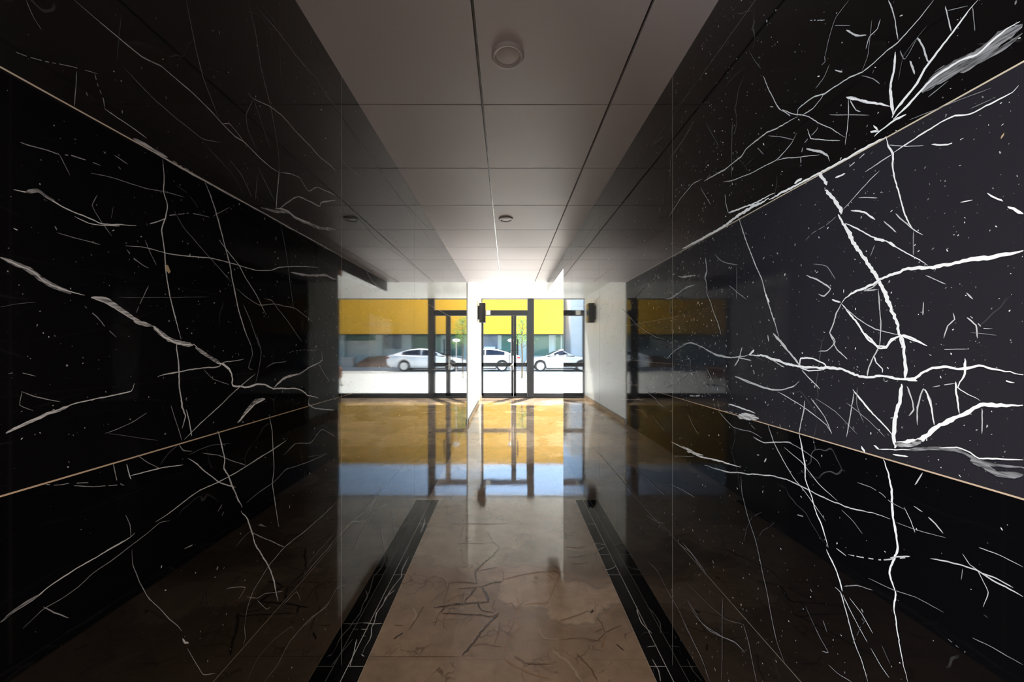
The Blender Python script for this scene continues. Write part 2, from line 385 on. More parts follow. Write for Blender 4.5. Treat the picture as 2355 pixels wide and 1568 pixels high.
# data: crop, points, width px, tone
LEFT = [
 ('LT', [(600,635),(1000,857),(1515,1141)], 2.4, 'g', 2.6),
 ('LT', [(748,1195),(758,1212),(760,1232)], 9, 'o'),
 ('LT', [(335,0),(440,90),(540,175),(640,255),(690,280),(730,300),(800,360),(870,420),(950,500),(1005,560),(1060,615),(1100,640),(1160,700),(1220,755),(1255,775)], 2.2, 'g'),
 ('LT', [(1255,775),(1310,782),(1350,800),(1390,860),(1430,845),(1515,880)], 1.6, 'g'),
 ('LT', [(1005,560),(1035,560),(1070,600),(1100,640)], 1.4, 'g'),
 ('LT', [(840,0),(860,110),(885,230),(915,350),(950,440),(985,530)], 1.5, 'd'),
 ('LT', [(1118,0),(1150,140),(1175,300),(1215,460),(1240,590),(1255,680),(1258,770)], 1.6, 'd'),
 ('LT', [(1165,40),(1260,150),(1350,270),(1420,350),(1480,440),(1530,505)], 1.6, 'd'),
 ('LT', [(1257,0),(1257,150),(1265,320),(1275,440)], 1.2, 'f'),
 ('LT', [(1405,180),(1450,270),(1525,400)], 1.4, 'f'),
 ('LT', [(1350,320),(1400,370),(1460,400),(1520,500)], 1.2, 'f'),
 ('LT', [(1118,420),(1140,445),(1215,480),(1270,520),(1330,590),(1400,660),(1440,705),(1490,745),(1515,770)], 1.7, 'g'),
 ('LT', [(1140,450),(1110,520),(1120,590),(1160,680)], 1.2, 'd'),
 ('LT', [(1145,455),(1175,540),(1205,630),(1220,665)], 1.4, 'd'),
 ('LT', [(555,300),(620,370),(700,450),(780,520),(850,575),(915,625),(995,640)], 1.3, 'd'),
 ('LT', [(915,640),(980,710),(1050,790),(1105,890)], 1.2, 'f'),
 ('LT', [(1030,715),(1090,790),(1135,890)], 1.2, 'd'),
 ('LT', [(1160,750),(1200,830),(1240,910)], 1.3, 'd'),
 ('LT', [(1160,790),(1150,900)], 1, 'd'),
 ('LT', [(1258,770),(1250,860),(1243,945)], 2.4, 'g'),
 ('LT', [(1250,948),(1290,915),(1340,885),(1400,910),(1440,930),(1450,912),(1515,900)], 2.6, 'g'),
 ('LT', [(1175,935),(1250,955),(1300,955),(1330,980),(1370,1000),(1400,1010),(1440,1028),(1515,1035)], 5.5, 'g', 3.0, 'c'),
 ('LT', [(1240,940),(1290,945),(1340,985),(1400,1008)], 2.6, 'w'),
 ('LT', [(1265,1010),(1280,1080),(1295,1180),(1310,1290),(1325,1400)], 1.2, 'd'),
 ('LT', [(30,220),(120,255),(220,282),(330,300),(440,330)], 1.5, 'd', None, 's'),
 ('LT', [(345,322),(337,480)], 1.5, 'd'),
 ('LT', [(425,330),(440,390),(462,440),(470,485)], 1.8, 'd', None, 's'),
 ('LT', [(470,487),(530,530),(600,578),(662,625)], 1.7, 'g'),
 ('LT', [(115,0),(150,80),(185,135)], 1.3, 'd'),
 ('LT', [(545,70),(535,170),(528,265)], 1, 'f'),
 ('LT', [(600,625),(650,650),(700,680),(755,710)], 7, 'g', 6, 'c'),
 ('LT', [(760,715),(810,745),(870,775)], 2.5, 'd', 1.5, 's'),
 ('LT', [(925,822),(950,880),(975,960),(1000,1060),(1030,1170),(1050,1270),(1075,1390),(1100,1480),(1135,1568)], 2.8, 'g'),
 ('LT', [(733,718),(740,800),(738,870),(752,920),(745,985),(730,1040),(740,1130),(745,1220),(765,1330),(790,1430),(815,1530)], 2.4, 'g'),
 ('LT', [(675,1010),(745,985)], 2.2, 'g'),
 ('LT', [(745,975),(850,962),(905,968),(945,980)], 1.8, 'd', None, 's'),
 ('LT', [(960,975),(1035,935)], 1.2, 'd'),
 ('LT', [(55,628),(130,655),(200,672),(265,695),(320,700),(400,725),(465,750)], 2.2, 'd', None, 's'),
 ('LT', [(265,695),(315,790)], 1.4, 'd'),
 ('LT', [(410,782),(500,800),(590,830),(660,852),(740,865),(830,890)], 1.5, 'd'),
 ('LT', [(515,700),(575,740)], 1.6, 'd'),
 ('LT', [(60,855),(120,865),(180,862),(220,895),(280,930),(340,960),(400,985),(460,1010),(540,1012),(615,1018)], 3.6, 'g', 2.0),
 ('LT', [(115,868),(170,858),(210,888),(245,905)], 7, 'd', 4, 'c'),
 ('LT', [(335,975),(400,1005),(460,1015),(540,1020)], 2.0, 'g'),
 ('LT', [(440,880),(418,928),(450,990),(505,1065)], 1.3, 'd'),
 ('LT', [(510,930),(500,985)], 1, 'f'),
 ('LT', [(255,1048),(330,1070),(400,1088),(450,1102)], 1.4, 'd'),
 ('LT', [(565,1110),(660,1120),(760,1145),(860,1155),(960,1165),(1060,1190),(1150,1218),(1220,1220),(1260,1205),(1330,1200),(1435,1205)], 1.9, 'g'),
 ('LT', [(655,1080),(680,1140),(705,1195)], 1.3, 'd'),
 ('LT', [(785,950),(830,1030),(900,1110),(980,1200),(1040,1270)], 1.2, 'd'),
 ('LT', [(985,1080),(1040,1150),(1080,1200),(1110,1260),(1150,1320),(1200,1420)], 1.8, 'g'),
 ('LT', [(1310,1228),(1370,1238),(1440,1240),(1470,1240),(1500,1255),(1515,1258)], 4.2, 'g'),
 ('LT', [(1065,1300),(1120,1345),(1170,1375),(1240,1370),(1280,1380),(1330,1390),(1410,1450)], 1.6, 'd'),
 ('LT', [(1190,1345),(1225,1355),(1250,1390),(1290,1440),(1360,1540)], 1.4, 'd'),
 ('LT', [(1095,1370),(1130,1450),(1170,1568)], 1.3, 'd'),
 ('LT', [(570,1125),(600,1165),(640,1195),(670,1208)], 2.6, 'd', 1.4, 's'),
 ('LT', [(670,1290),(640,1350),(612,1410)], 2, 'd', 1, 's'),
 ('LT', [(0,1160),(60,1185),(130,1215),(180,1255),(230,1285),(290,1310),(320,1325)], 11, 'd', 9, 'c'),
 ('LT', [(0,1158),(70,1190),(150,1225),(200,1270),(270,1300),(380,1332)], 2.5, 'g'),
 ('LT', [(410,1342),(470,1350),(520,1380),(580,1420),(630,1455),(690,1470)], 10, 'g', 7, 'c'),
 ('LT', [(410,1342),(480,1365),(550,1410),(610,1445),(665,1462)], 2.6, 'g'),
 ('LT', [(690,1470),(720,1500),(760,1530),(820,1548),(870,1555)], 10, 'g', 8, 'c'),
 ('LT', [(690,1465),(740,1520),(800,1545),(870,1556)], 3, 'w'),
 ('LT', [(380,1380),(440,1430),(480,1480),(525,1520)], 1.8, 'd', None, 's'),
 ('LT', [(535,1340),(640,1342),(940,1338)], 1, 'f'),
 ('LT', [(0,1385),(80,1370),(160,1362)], 1, 'f'),
 ('LT', [(1455,1260),(1500,1350)], 1, 'f'),
 ('LB', [(870,45),(900,75),(940,105),(985,130),(1010,140),(1035,165),(1048,200),(1050,232),(1100,240),(1150,228),(1190,228),(1235,245),(1290,243),(1350,248),(1385,275),(1435,290)], 4.5, 'w', 2.4),
 ('LB', [(880,60),(930,95),(990,130)], 8, 'g', 6, 'c'),
 ('LB', [(1395,285),(1390,315),(1420,335),(1510,343)], 2.4, 'g'),
 ('LB', [(1235,245),(1265,210),(1300,190),(1350,180),(1395,150),(1452,120),(1450,78)], 5, 'g', 1.6),
 ('LB', [(1240,235),(1275,205),(1340,180)], 3, 'w'),
 ('LB', [(1195,292),(1150,305),(1110,350),(1075,398)], 7, 'g', 3, 'c'),
 ('LB', [(1195,292),(1150,315),(1100,368),(1070,402)], 2.5, 'w'),
 ('LB', [(710,192),(780,178),(850,162),(920,152),(985,147),(1010,128),(1100,112)], 3.0, 'g', 1.6),
 ('LB', [(795,40),(803,120),(805,200),(815,270),(820,330),(835,370),(820,425)], 3.2, 'g'),
 ('LB', [(840,345),(852,395),(865,460)], 2.6, 'g'),
 ('LB', [(830,475),(900,405),(980,330),(1060,255),(1150,180)], 1.8, 'g'),
 ('LB', [(770,320),(795,400),(820,480)], 1.4, 'd'),
 ('LB', [(915,160),(960,205),(1030,228)], 1.2, 'd'),
 ('LB', [(1110,0),(1130,45),(1138,90),(1120,150),(1140,163)], 1.5, 'd'),
 ('LB', [(1155,0),(1178,80),(1165,160),(1152,220)], 1.3, 'd'),
 ('LB', [(1200,150),(1230,132),(1290,125)], 1.4, 'd'),
 ('LB', [(1290,90),(1330,75),(1450,70)], 1.2, 'd', None, 's'),
 ('LB', [(1435,130),(1460,175),(1485,215)], 1.2, 'd'),
 ('LB', [(25,448),(90,415),(160,385),(210,360),(270,340),(310,322)], 7, 'g', 6, 'c'),
 ('LB', [(25,448),(100,405),(190,370),(270,338),(340,310),(430,290),(500,278),(590,258),(605,222)], 2.6, 'g'),
 ('LB', [(95,258),(150,280),(210,295),(270,306)], 1.8, 'd'),
 ('LB', [(100,260),(90,320),(150,345)], 1.2, 'd'),
 ('LB', [(35,180),(80,172),(160,190)], 1.4, 'd', None, 's'),
 ('LB', [(470,445),(530,425),(600,395),(662,355)], 1.5, 'd'),
 ('LB', [(485,450),(600,465),(710,480)], 1, 'f'),
 ('LB', [(615,545),(660,575),(720,605)], 1.3, 'd'),
 ('LB', [(580,640),(660,620),(740,602),(825,590)], 1.8, 'g'),
 ('LB', [(570,585),(582,640),(590,655)], 1.8, 'g'),
 ('LB', [(510,585),(525,660),(555,685)], 2, 'd', None, 's'),
 ('LB', [(190,677),(260,680),(310,672),(410,670)], 1.7, 'd', None, 's'),
 ('LB', [(320,683),(420,688),(500,683),(560,682)], 1.5, 'd', None, 's'),
 ('LB', [(805,495),(825,525),(865,530)], 1.4, 'd'),
 ('LB', [(720,590),(760,535),(800,500)], 1.1, 'f'),
 ('LB', [(845,560),(890,590),(930,625),(985,665),(1060,692)], 2.2, 'g'),
 ('LB', [(910,535),(980,545),(1040,570),(1110,592)], 1.6, 'd'),
 ('LB', [(850,545),(900,520),(960,500),(1040,495)], 1.2, 'f'),
 ('LB', [(980,437),(995,500),(1010,560),(1008,605),(1030,640),(1050,695),(1070,740),(1092,780)], 3.0, 'g'),
 ('LB', [(1085,798),(1115,835),(1132,885),(1145,935),(1175,990),(1212,1050),(1235,1115),(1252,1205)], 3.0, 'g'),
 ('LB', [(1125,890),(1170,912),(1230,935),(1285,962)], 1.6, 'd'),
 ('LB', [(1125,890),(1085,930),(1060,960)], 1.2, 'f'),
 ('LB', [(1212,362),(1225,430),(1230,510),(1235,600),(1228,670),(1240,770),(1257,870)], 1.7, 'g'),
 ('LB', [(1110,760),(1170,710),(1230,670),(1290,610),(1380,580),(1475,540)], 1.6, 'd', 1),
 ('LB', [(700,845),(760,808),(830,755),(900,705),(985,665),(1060,625),(1150,570),(1230,520),(1290,480)], 2.0, 'g'),
 ('LB', [(1280,545),(1330,495),(1400,490),(1450,430),(1512,462)], 1.6, 'd'),
 ('LB', [(1385,555),(1475,540)], 1, 'f'),
 ('LB', [(0,1300),(70,1245),(150,1195),(200,1155),(260,1110),(340,1060),(430,1010),(510,960),(585,915),(605,895)], 2.8, 'g'),
 ('LB', [(0,1300),(60,1248),(120,1210),(175,1175)], 7, 'd', 5, 'c'),
 ('LB', [(100,1325),(190,1240),(280,1190),(350,1140),(420,1075),(500,1020),(580,960),(660,900),(720,850),(765,840)], 1.5, 'd'),
 ('LB', [(190,1232),(240,1258),(308,1280)], 1.8, 'd'),
 ('LB', [(565,815),(585,860),(588,915)], 1.3, 'd'),
 ('LB', [(595,970),(600,1040),(630,1120),(670,1190),(720,1240),(760,1280),(800,1315),(820,1340)], 1.5, 'd'),
 ('LB', [(842,1415),(880,1480),(915,1535),(970,1530)], 1.5, 'd'),
 ('LB', [(820,1375),(832,1392),(848,1395)], 3, 'g'),
 ('LB', [(1515,760),(1440,830),(1370,890),(1290,955),(1220,1030),(1180,1095),(1140,1160),(1110,1250),(1100,1320)], 1.8, 'd'),
 ('LB', [(1100,1320),(1105,1370),(1095,1400)], 1.3, 'd'),
 ('LB', [(1020,1145),(1070,1140),(1105,1145),(1075,1195)], 1.4, 'd'),
 ('LB', [(1110,1185),(1160,1190),(1195,1170),(1275,1160)], 1.3, 'd'),
 ('LB', [(1160,1200),(1200,1240),(1220,1230)], 1.3, 'd'),
 ('LB', [(1275,1220),(1335,1160),(1355,1205)], 1.4, 'd'),
 ('LB', [(1515,890),(1450,960),(1380,1050),(1350,1170)], 1.2, 'f'),
 ('LB', [(1110,1568),(1160,1460),(1230,1380),(1310,1320),(1325,1340)], 1.2, 'f'),
 ('LB', [(1190,1568),(1250,1490),(1310,1380),(1400,1280),(1470,1230),(1515,1150)], 1.4, 'd'),
 ('LB', [(1160,860),(1200,870),(1170,855)], 1.2, 'd'),
 ('LB', [(830,968),(868,950)], 2.5, 'd'),
 ('LB', [(980,800),(1000,768)], 1.8, 'd'), ('LB', [(1000,820),(1008,800)], 2, 'd'),
 # beyond the vertical joint
 ('Z5', [(273,600),(340,700),(430,830),(520,940),(620,1070),(750,1210)], 1.3, 'd'),
 ('Z5', [(275,835),(330,890),(385,935)], 1.4, 'd'),
 ('Z5', [(270,1145),(340,1148),(400,1180),(500,1290),(620,1370),(760,1480)], 1.3, 'd'),
 ('Z5', [(272,1295),(330,1345),(365,1370)], 1.5, 'd'),
 ('Z5', [(415,1430),(450,1490),(500,1530)], 1.5, 'g'),
 ('Q', [(262,450),(350,350),(440,270),(510,180),(580,85),(640,0)], 1.6, 'g'),
 ('Q', [(370,560),(430,430),(500,310),(550,190),(600,50)], 1.6, 'd'),
 ('Q', [(350,345),(400,328),(460,325),(510,280),(560,235),(640,190)], 1.6, 'd'),
 ('Q', [(0,745),(80,650),(180,540),(245,455)], 1.5, 'd'),
 ('Q', [(0,1135),(100,1040),(190,950),(245,850),(310,820)], 1.4, 'd'),
 ('Q', [(580,350),(600,480),(620,620),(632,700)], 1.3, 'd'),
 ('Q', [(670,240),(685,360),(690,580)], 1.2, 'd'),
]
RIGHT = [
 ('RT', [(390,901),(660,757),(920,618)], 4.5, 'w', 5.0),
 ('S', [(120,1568),(200,1440),(290,1330),(360,1290)], 2.0, 'g'),
 ('S', [(375,1310),(450,1265),(540,1210),(640,1130),(680,1075),(740,1025),(830,960),(940,905),(1050,840)], 2.6, 'g'),
 ('S', [(1050,835),(1055,785),(1120,730),(1180,690),(1245,675),(1320,625),(1420,565),(1500,530),(1568,485)], 2.8, 'g'),
 ('S', [(1085,830),(1160,785),(1215,720),(1245,672)], 2, 'g'),
 ('S', [(940,790),(990,810),(1040,825),(1085,830),(1140,850),(1195,885),(1300,930),(1400,990)], 2.2, 'g', 1.0),
 ('S', [(940,790),(1000,835)], 2.0, 'g'),
 ('S', [(700,370),(740,430),(785,500)], 1, 'f'),
 ('S', [(800,550),(830,620),(870,700),(910,775),(945,805)], 1.8, 'g'),
 ('S', [(850,772),(875,775)], 1.8, 'g'),
 ('S', [(515,1310),(600,1295),(700,1255),(800,1205),(900,1150),(960,1090),(1010,1030),(1045,960)], 1.8, 'g'),
 ('S', [(900,1155),(980,1138),(1080,1130),(1210,1112)], 1.6, 'g'),
 ('S', [(1115,1070),(1170,1082),(1230,1092),(1265,1115),(1280,1165)], 3.4, 'g', 1.6),
 ('S', [(1120,930),(1145,1000),(1210,1005),(1360,1010)], 1.8, 'g'),
 ('S', [(1200,890),(1190,935),(1100,1030),(1075,1130),(1075,1200)], 1.8, 'd', 2.4, 's'),
 ('S', [(840,980),(930,985),(1020,1010)], 1.6, 'd'),
 ('S', [(0,1055),(80,985)], 1.6, 'd'),
 ('S', [(300,880),(210,1030),(135,1140),(130,1260),(120,1310)], 1.5, 'd'),
 ('S', [(390,890),(440,980),(490,1060)], 1.2, 'f'),
 ('S', [(345,520),(250,690),(120,830),(0,980)], 1.3, 'f'),
 ('S', [(100,880),(95,1200),(90,1560)], 1.0, 'f'),
 ('S', [(580,880),(575,1080),(575,1280)], 1.0, 'd'),
 ('S', [(350,1350),(390,1420),(425,1480)], 1.6, 'd'),
 ('S', [(525,1400),(530,1460),(550,1535)], 1.8, 'g'),
 ('S', [(550,1538),(620,1510),(670,1495)], 2.6, 'g'),
 ('S', [(1420,0),(1330,120),(1300,200),(1265,330),(1250,410)], 1.5, 'd'),
 ('S', [(1245,405),(1250,445),(1222,470)], 1.8, 'd'),
 ('S', [(1280,465),(1240,560),(1180,640)], 1.4, 'd'),
 ('S', [(1320,183),(1430,183)], 1.4, 'd'), ('S', [(1140,145),(1250,142)], 2, 'd', None, 's'),
 ('S', [(1410,218),(1470,258),(1545,255)], 2.2, 'g'),
 ('S', [(1320,505),(1375,518)], 2.5, 'g'),
 ('S', [(1400,700),(1480,715),(1568,745)], 3.4, 'g', 4.5),
 ('S', [(1418,712),(1418,830),(1410,920),(1395,1045)], 1.8, 'g'),
 ('S', [(1430,720),(1470,790),(1505,805)], 1.8, 'g'),
 ('S', [(1280,825),(1420,832),(1568,832)], 1.5, 'd'),
 ('S', [(760,1065),(805,1115)], 1.4, 'd'),
 # vertical traces and big veins, upper right
 ('RT', [(1135,0),(1080,70),(1020,140),(975,190),(920,230),(860,285),(805,330)], 2.8, 'g'),
 ('RT', [(930,0),(945,40),(962,100),(972,180)], 2.6, 'g', 1.5),
 ('RT', [(958,235),(955,310),(940,380),(940,440),(950,515)], 5.0, 'w', 6.5),
 ('RT', [(1335,0),(1290,50),(1220,145),(1150,235),(1095,310),(1060,375),(1010,435),(965,490),(945,530)], 3.6, 'w', 7.0),
 ('RT', [(1535,115),(1490,140),(1430,175),(1370,225),(1300,275),(1240,295),(1180,330),(1120,375),(1080,415)], 30, 'd', 10, 'c'),
 ('RT', [(1525,95),(1460,130),(1400,180),(1330,245),(1260,270),(1200,310),(1130,355),(1060,430),(1000,490),(950,535)], 4, 'w', 6),
 ('RT', [(1535,150),(1480,195),(1420,235),(1340,275),(1270,305),(1200,345),(1110,385)], 12, 'd', 3, 'c'),
 ('RT', [(740,440),(800,450),(850,462),(940,480)], 3.8, 'w', 3),
 ('RT', [(1010,515),(950,545),(890,590),(865,615)], 5, 'w', 3),
 ('RT', [(1060,168),(1085,210),(1110,290)], 3.2, 'g'),
 ('RT', [(985,225),(1005,265),(1060,170)], 1.6, 'd'), ('RT', [(1025,275),(1048,335)], 3, 'g'),
 ('RT', [(1185,30),(1200,80),(1215,140)], 2.2, 'g'), ('RT', [(1195,48),(1290,25)], 1.3, 'd'),
 ('RT', [(1310,30),(1320,140)], 1.3, 'd'),
 ('RT', [(895,85),(880,130),(845,165),(830,220)], 2, 'g'), ('RT', [(855,90),(848,160),(838,250),(810,320)], 1.3, 'd'),
 ('RT', [(740,135),(780,158),(830,160)], 2.6, 'g'),
 ('RT', [(810,340),(860,355),(890,380)], 1.5, 'd'),
 ('RT', [(1105,115),(1000,250),(975,360)], 1.2, 'f'),
 ('RT', [(850,590),(885,592),(862,565)], 5, 'w', 3),
 ('RT', [(560,672),(620,685),(655,705)], 2.8, 'g'),
 ('RT', [(0,1120),(90,1075),(160,1035),(215,1000),(260,965),(320,930),(390,895)], 4.5, 'w', 7),
 ('RT', [(210,958),(260,940),(330,915),(390,880),(420,868)], 4, 'w', 2),
 ('RT', [(505,828),(540,805)], 5, 'w'),
 ('RT', [(618,780),(655,830)], 7, 'w', 7),
 ('RT', [(645,855),(690,900),(715,940),(718,965)], 7, 'w', 8),
 ('RT', [(705,965),(735,1025),(765,1085),(800,1130),(840,1195),(880,1255),(905,1300),(930,1365),(955,1420),(975,1480),(992,1568)], 8, 'w', 6.5),
 ('RT', [(1539,1130),(1480,1145),(1400,1160),(1320,1165),(1250,1180),(1180,1195),(1100,1208),(1020,1210),(960,1235),(900,1255),(850,1285),(790,1310),(745,1335),(720,1365)], 12, 'w', 4),
 ('RT', [(900,1255),(860,1295),(820,1310),(880,1305)], 2.5, 'g'),
 ('RT', [(720,1365),(695,1410),(680,1460),(665,1500),(690,1550)], 3, 'g'),
 ('RT', [(720,1370),(760,1420),(800,1470),(840,1530),(880,1560),(920,1562),(945,1530),(1000,1515),(1060,1535),(1105,1558)], 4.0, 'w'),
 ('RT', [(725,1380),(790,1435),(870,1485),(980,1512)], 1.8, 'g'),
 ('RT', [(885,1300),(888,1380),(898,1450),(890,1568)], 2.2, 'g'),
 ('RT', [(675,1350),(715,1362)], 3, 'w'),
 ('RT', [(735,1005),(790,1035),(850,1065),(920,1085),(960,1110),(1010,1140),(1060,1165),(1110,1195)], 3.0, 'w', 2.0),
 ('RT', [(865,1075),(915,1085)], 5, 'w'), ('RT', [(930,1090),(965,1110)], 5, 'w'),
 ('RT', [(760,950),(820,955),(870,990)], 3.6, 'w'), ('RT', [(910,995),(965,1048)], 2.2, 'g'),
 ('RT', [(725,945),(790,870),(850,805),(890,770)], 1.8, 'g'),
 ('RT', [(700,970),(650,1015),(590,1050),(550,1090)], 2, 'd', 1, 's'),
 ('RT', [(922,620),(930,660),(950,695),(952,760),(965,830),(990,900),(1000,960),(1020,1010),(1045,1040),(1085,1060)], 3.8, 'w', 2),
 ('RT', [(950,692),(1010,655),(1080,605),(1150,560),(1230,520),(1300,510),(1370,475),(1430,445),(1490,415),(1518,385)], 3.0, 'w', 3.4),
 ('RT', [(825,775),(890,730),(950,692)], 2.0, 'g'),
 ('RT', [(930,655),(1010,660),(1090,655)], 1.6, 'g'), ('RT', [(1125,650),(1200,648),(1270,620)], 2.4, 'w', None, 's'),
 ('RT', [(960,965),(990,995),(1050,1040)], 2.4, 'g'), ('RT', [(1045,1040),(1045,1150)], 2, 'd'),
 ('RT', [(690,800),(735,782)], 4, 'w'), ('RT', [(735,765),(800,715),(840,675)], 3, 'g', 2, 's'),
 ('RT', [(795,890),(880,892)], 1.5, 'g'),
 ('RT', [(255,980),(275,1050),(300,1120),(325,1185),(355,1250),(375,1320),(395,1390),(420,1460),(435,1515)], 2.6, 'g', 3),
 ('RT', [(375,1325),(395,1360)], 4, 'w'),
 ('RT', [(560,1240),(610,1260),(670,1300),(640,1335),(615,1325)], 3.2, 'g', 2.5),
 ('RT', [(590,1190),(650,1200),(690,1260)], 1.6, 'd'),
 ('RT', [(145,1145),(180,1180),(250,1195)], 1.6, 'd'),
 ('RT', [(105,1160),(110,1220),(100,1260)], 2.6, 'g'),
 ('RT', [(0,1248),(60,1240)], 2, 'g'), 
 ('RT', [(210,1285),(250,1320),(290,1350)], 1.5, 'd'), ('RT', [(245,1200),(245,1350)], 1.2, 'd'),
 ('RT', [(1375,870),(1410,890),(1450,905)], 3, 'w'), ('RT', [(1255,912),(1310,900)], 2.6, 'w'), ('RT', [(1470,930),(1510,945),(1539,965)], 5, 'w'),
 ('RT', [(1225,1410),(1230,1440),(1200,1470),(1182,1525)], 2.2, 'g'), ('RT', [(1285,1430),(1330,1465),(1335,1525)], 3.6, 'g', 2),
 ('RT', [(1300,1425),(1360,1480),(1400,1480)], 2, 'g', 1.5, 's'),
 ('RT', [(1280,1320),(1310,1350)], 2.4, 'g'), ('RT', [(1090,1360),(1088,1420)], 2.2, 'g'), ('RT', [(1100,1240),(1190,1280)], 1.8, 'g'),
 ('RT', [(1300,1500),(1420,1510)], 1.2, 'd'),
 ('RT', [(870,1105),(850,1155)], 2, 'd'),
 ('RT', [(1300,490),(1400,445)], 1.2, 'd'), ('RT', [(1025,540),(1200,470),(1395,395)], 1.4, 'd'), ('RT', [(1110,440),(1200,365)], 2, 'd'),
 ('RT', [(1440,625),(1450,600)], 4.5, 'o'),
 ('RT', [(410,1500),(440,1530),(475,1568)], 3, 'g'), ('RT', [(385,1510),(390,1540)], 3, 'g'),
 # lower right
 ('RB', [(0,45),(40,40),(90,60),(150,90),(210,105),(250,105),(300,92)], 2.6, 'g'),
 ('RB', [(300,92),(360,97),(430,120),(500,140),(560,150),(620,155),(660,148),(720,158),(780,180),(830,195),(900,190),(960,200),(1040,205),(1080,180),(1130,155),(1180,148),(1260,158),(1340,145),(1400,155),(1460,165),(1539,185)], 4.5, 'w', 6.5),
 ('RB', [(530,150),(535,112),(590,110),(635,130),(655,150)], 3.2, 'w'),
 ('RB', [(530,150),(570,165),(640,160)], 2.2, 'w'),
 ('RB', [(410,0),(460,55),(500,100),(530,145)], 3, 'g', 5),
 ('RB', [(270,60),(255,115),(235,145)], 2.6, 'g'), ('RB', [(250,105),(310,120)], 2.4, 'g'), ('RB', [(300,95),(325,72)], 4, 'w'),
 ('RB', [(240,190),(330,225),(400,250),(450,250),(500,235),(528,212)], 2.2, 'g'),
 ('RB', [(540,160),(575,200),(620,250)], 2.6, 'g'),
 ('RB', [(400,115),(460,150)], 2.5, 'g'),
 ('RB', [(430,260),(520,310),(600,370),(650,410),(675,450)], 1.8, 'g'), ('RB', [(580,290),(640,370),(675,450)], 1.8, 'g'),
 ('RB', [(550,300),(548,340),(535,400),(528,450)], 2.4, 'g'),
 ('RB', [(600,290),(690,350),(740,400),(790,450)], 1.4, 'd'),
 ('RB', [(770,250),(810,300),(870,370),(920,420),(950,455)], 3.6, 'w', 3),
 ('RB', [(775,255),(760,370),(742,465)], 2, 'g'), ('RB', [(740,310),(840,390),(915,465)], 1.8, 'd'),
 ('RB', [(790,240),(790,320),(820,400)], 1.4, 'd'),
 ('RB', [(985,0),(1000,60),(1008,130),(1008,200)], 6, 'w', 6.5),
 ('RB', [(990,225),(985,300),(965,370),(958,430),(962,515)], 7.5, 'w', 8),
 ('RB', [(962,490),(1010,490),(1070,480),(1110,450),(1140,420),(1200,390),(1270,360),(1330,325),(1380,318),(1440,322),(1539,325)], 8, 'w', 8),
 ('RB', [(960,495),(1030,500),(1080,480)], 10, 'g', 6, 'c'),
 ('RB', [(1060,410),(1062,330),(1090,250),(1120,300),(1138,410)], 3, 'g'), ('RB', [(1095,250),(1120,320),(1138,410)], 4, 'w', 2),
 ('RB', [(1015,235),(1035,290),(1045,340),(1025,370)], 3, 'g'), ('RB', [(1010,205),(1060,215)], 6, 'w'),
 ('RB', [(1235,215),(1240,270),(1255,360)], 4.5, 'w', 1.6), ('RB', [(1280,110),(1275,180),(1245,240),(1290,270),(1345,302)], 4, 'w', 1.5),
 ('RB', [(1130,240),(1200,228),(1235,222)], 1.4, 'g', None, 's'),
 ('RB', [(1355,335),(1355,450)], 2.2, 'g'),
 ('RB', [(1000,522),(1080,518),(1160,515),(1230,520),(1280,540),(1330,570),(1400,590),(1539,600)], 7, 'd', 28, 'c'),
 ('RB', [(1160,512),(1240,512),(1300,535),(1340,560),(1420,562),(1539,565)], 3, 'w', 3),
 ('RB', [(1300,570),(1360,590),(1420,630),(1539,635)], 14, 'd', 10, 'c'),
 ('RB', [(890,520),(960,520),(1030,515)], 3, 'w', 2), ('RB', [(950,540),(1020,552)], 3, 'w'), ('RB', [(865,500),(890,520)], 5, 'w'), ('RB', [(808,505),(825,535)], 4, 'w'),
 ('RB', [(820,0),(860,35),(885,62),(920,60),(940,30),(985,8)], 4.5, 'w', 3.5), ('RB', [(985,5),(1050,30),(1105,55)], 3.4, 'w', 2),
 ('RB', [(885,60),(865,100),(845,150),(835,190)], 3, 'g'), ('RB', [(865,100),(875,130),(905,155),(905,175)], 3, 'w', 2),
 ('RB', [(680,35),(700,70),(745,115)], 2.4, 'g'), ('RB', [(670,0),(690,35),(655,75),(615,80)], 2.2, 'g'),
 ('RB', [(1170,70),(1290,68)], 1.4, 'g', None, 's'), ('RB', [(1445,205),(1500,220)], 3, 'w', None, 's'),
 ('RB', [(0,505),(40,525),(80,550),(150,568),(210,585),(265,602)], 3.0, 'w', 1.5), ('RB', [(20,530),(95,545)], 2.5, 'w'),
 ('RB', [(100,592),(200,620),(300,630),(400,640),(470,655),(560,695),(620,730),(700,762),(780,790),(870,810),(940,832)], 2.4, 'g'),
 ('RB', [(965,848),(1050,878),(1190,918)], 1.2, 'd'),
 ('RB', [(385,405),(410,480),(450,560),(500,645),(560,720),(610,790),(648,845)], 2, 'g', 1.4),
 ('RB', [(460,510),(540,580),(620,680),(700,752)], 1.6, 'g'), ('RB', [(720,790),(770,840),(815,900)], 1.5, 'd'),
 ('RB', [(415,485),(480,490),(540,520),(610,570),(625,600)], 1.5, 'd'),
 ('RB', [(528,450),(540,520),(555,590),(555,650),(585,730),(600,790),(630,870),(660,962)], 3.2, 'w', 2.6),
 ('RB', [(650,970),(690,1050),(715,1120),(722,1160)], 3, 'w'), ('RB', [(690,1142),(715,1165),(735,1230),(755,1310),(780,1390),(805,1460),(840,1568)], 2.8, 'g', 2.2),
 ('RB', [(725,1175),(770,1270),(835,1390)], 1.8, 'g'), ('RB', [(755,1188),(810,1260),(860,1350)], 1.8, 'g'), ('RB', [(850,1415),(900,1500),(935,1550)], 1.6, 'g'),
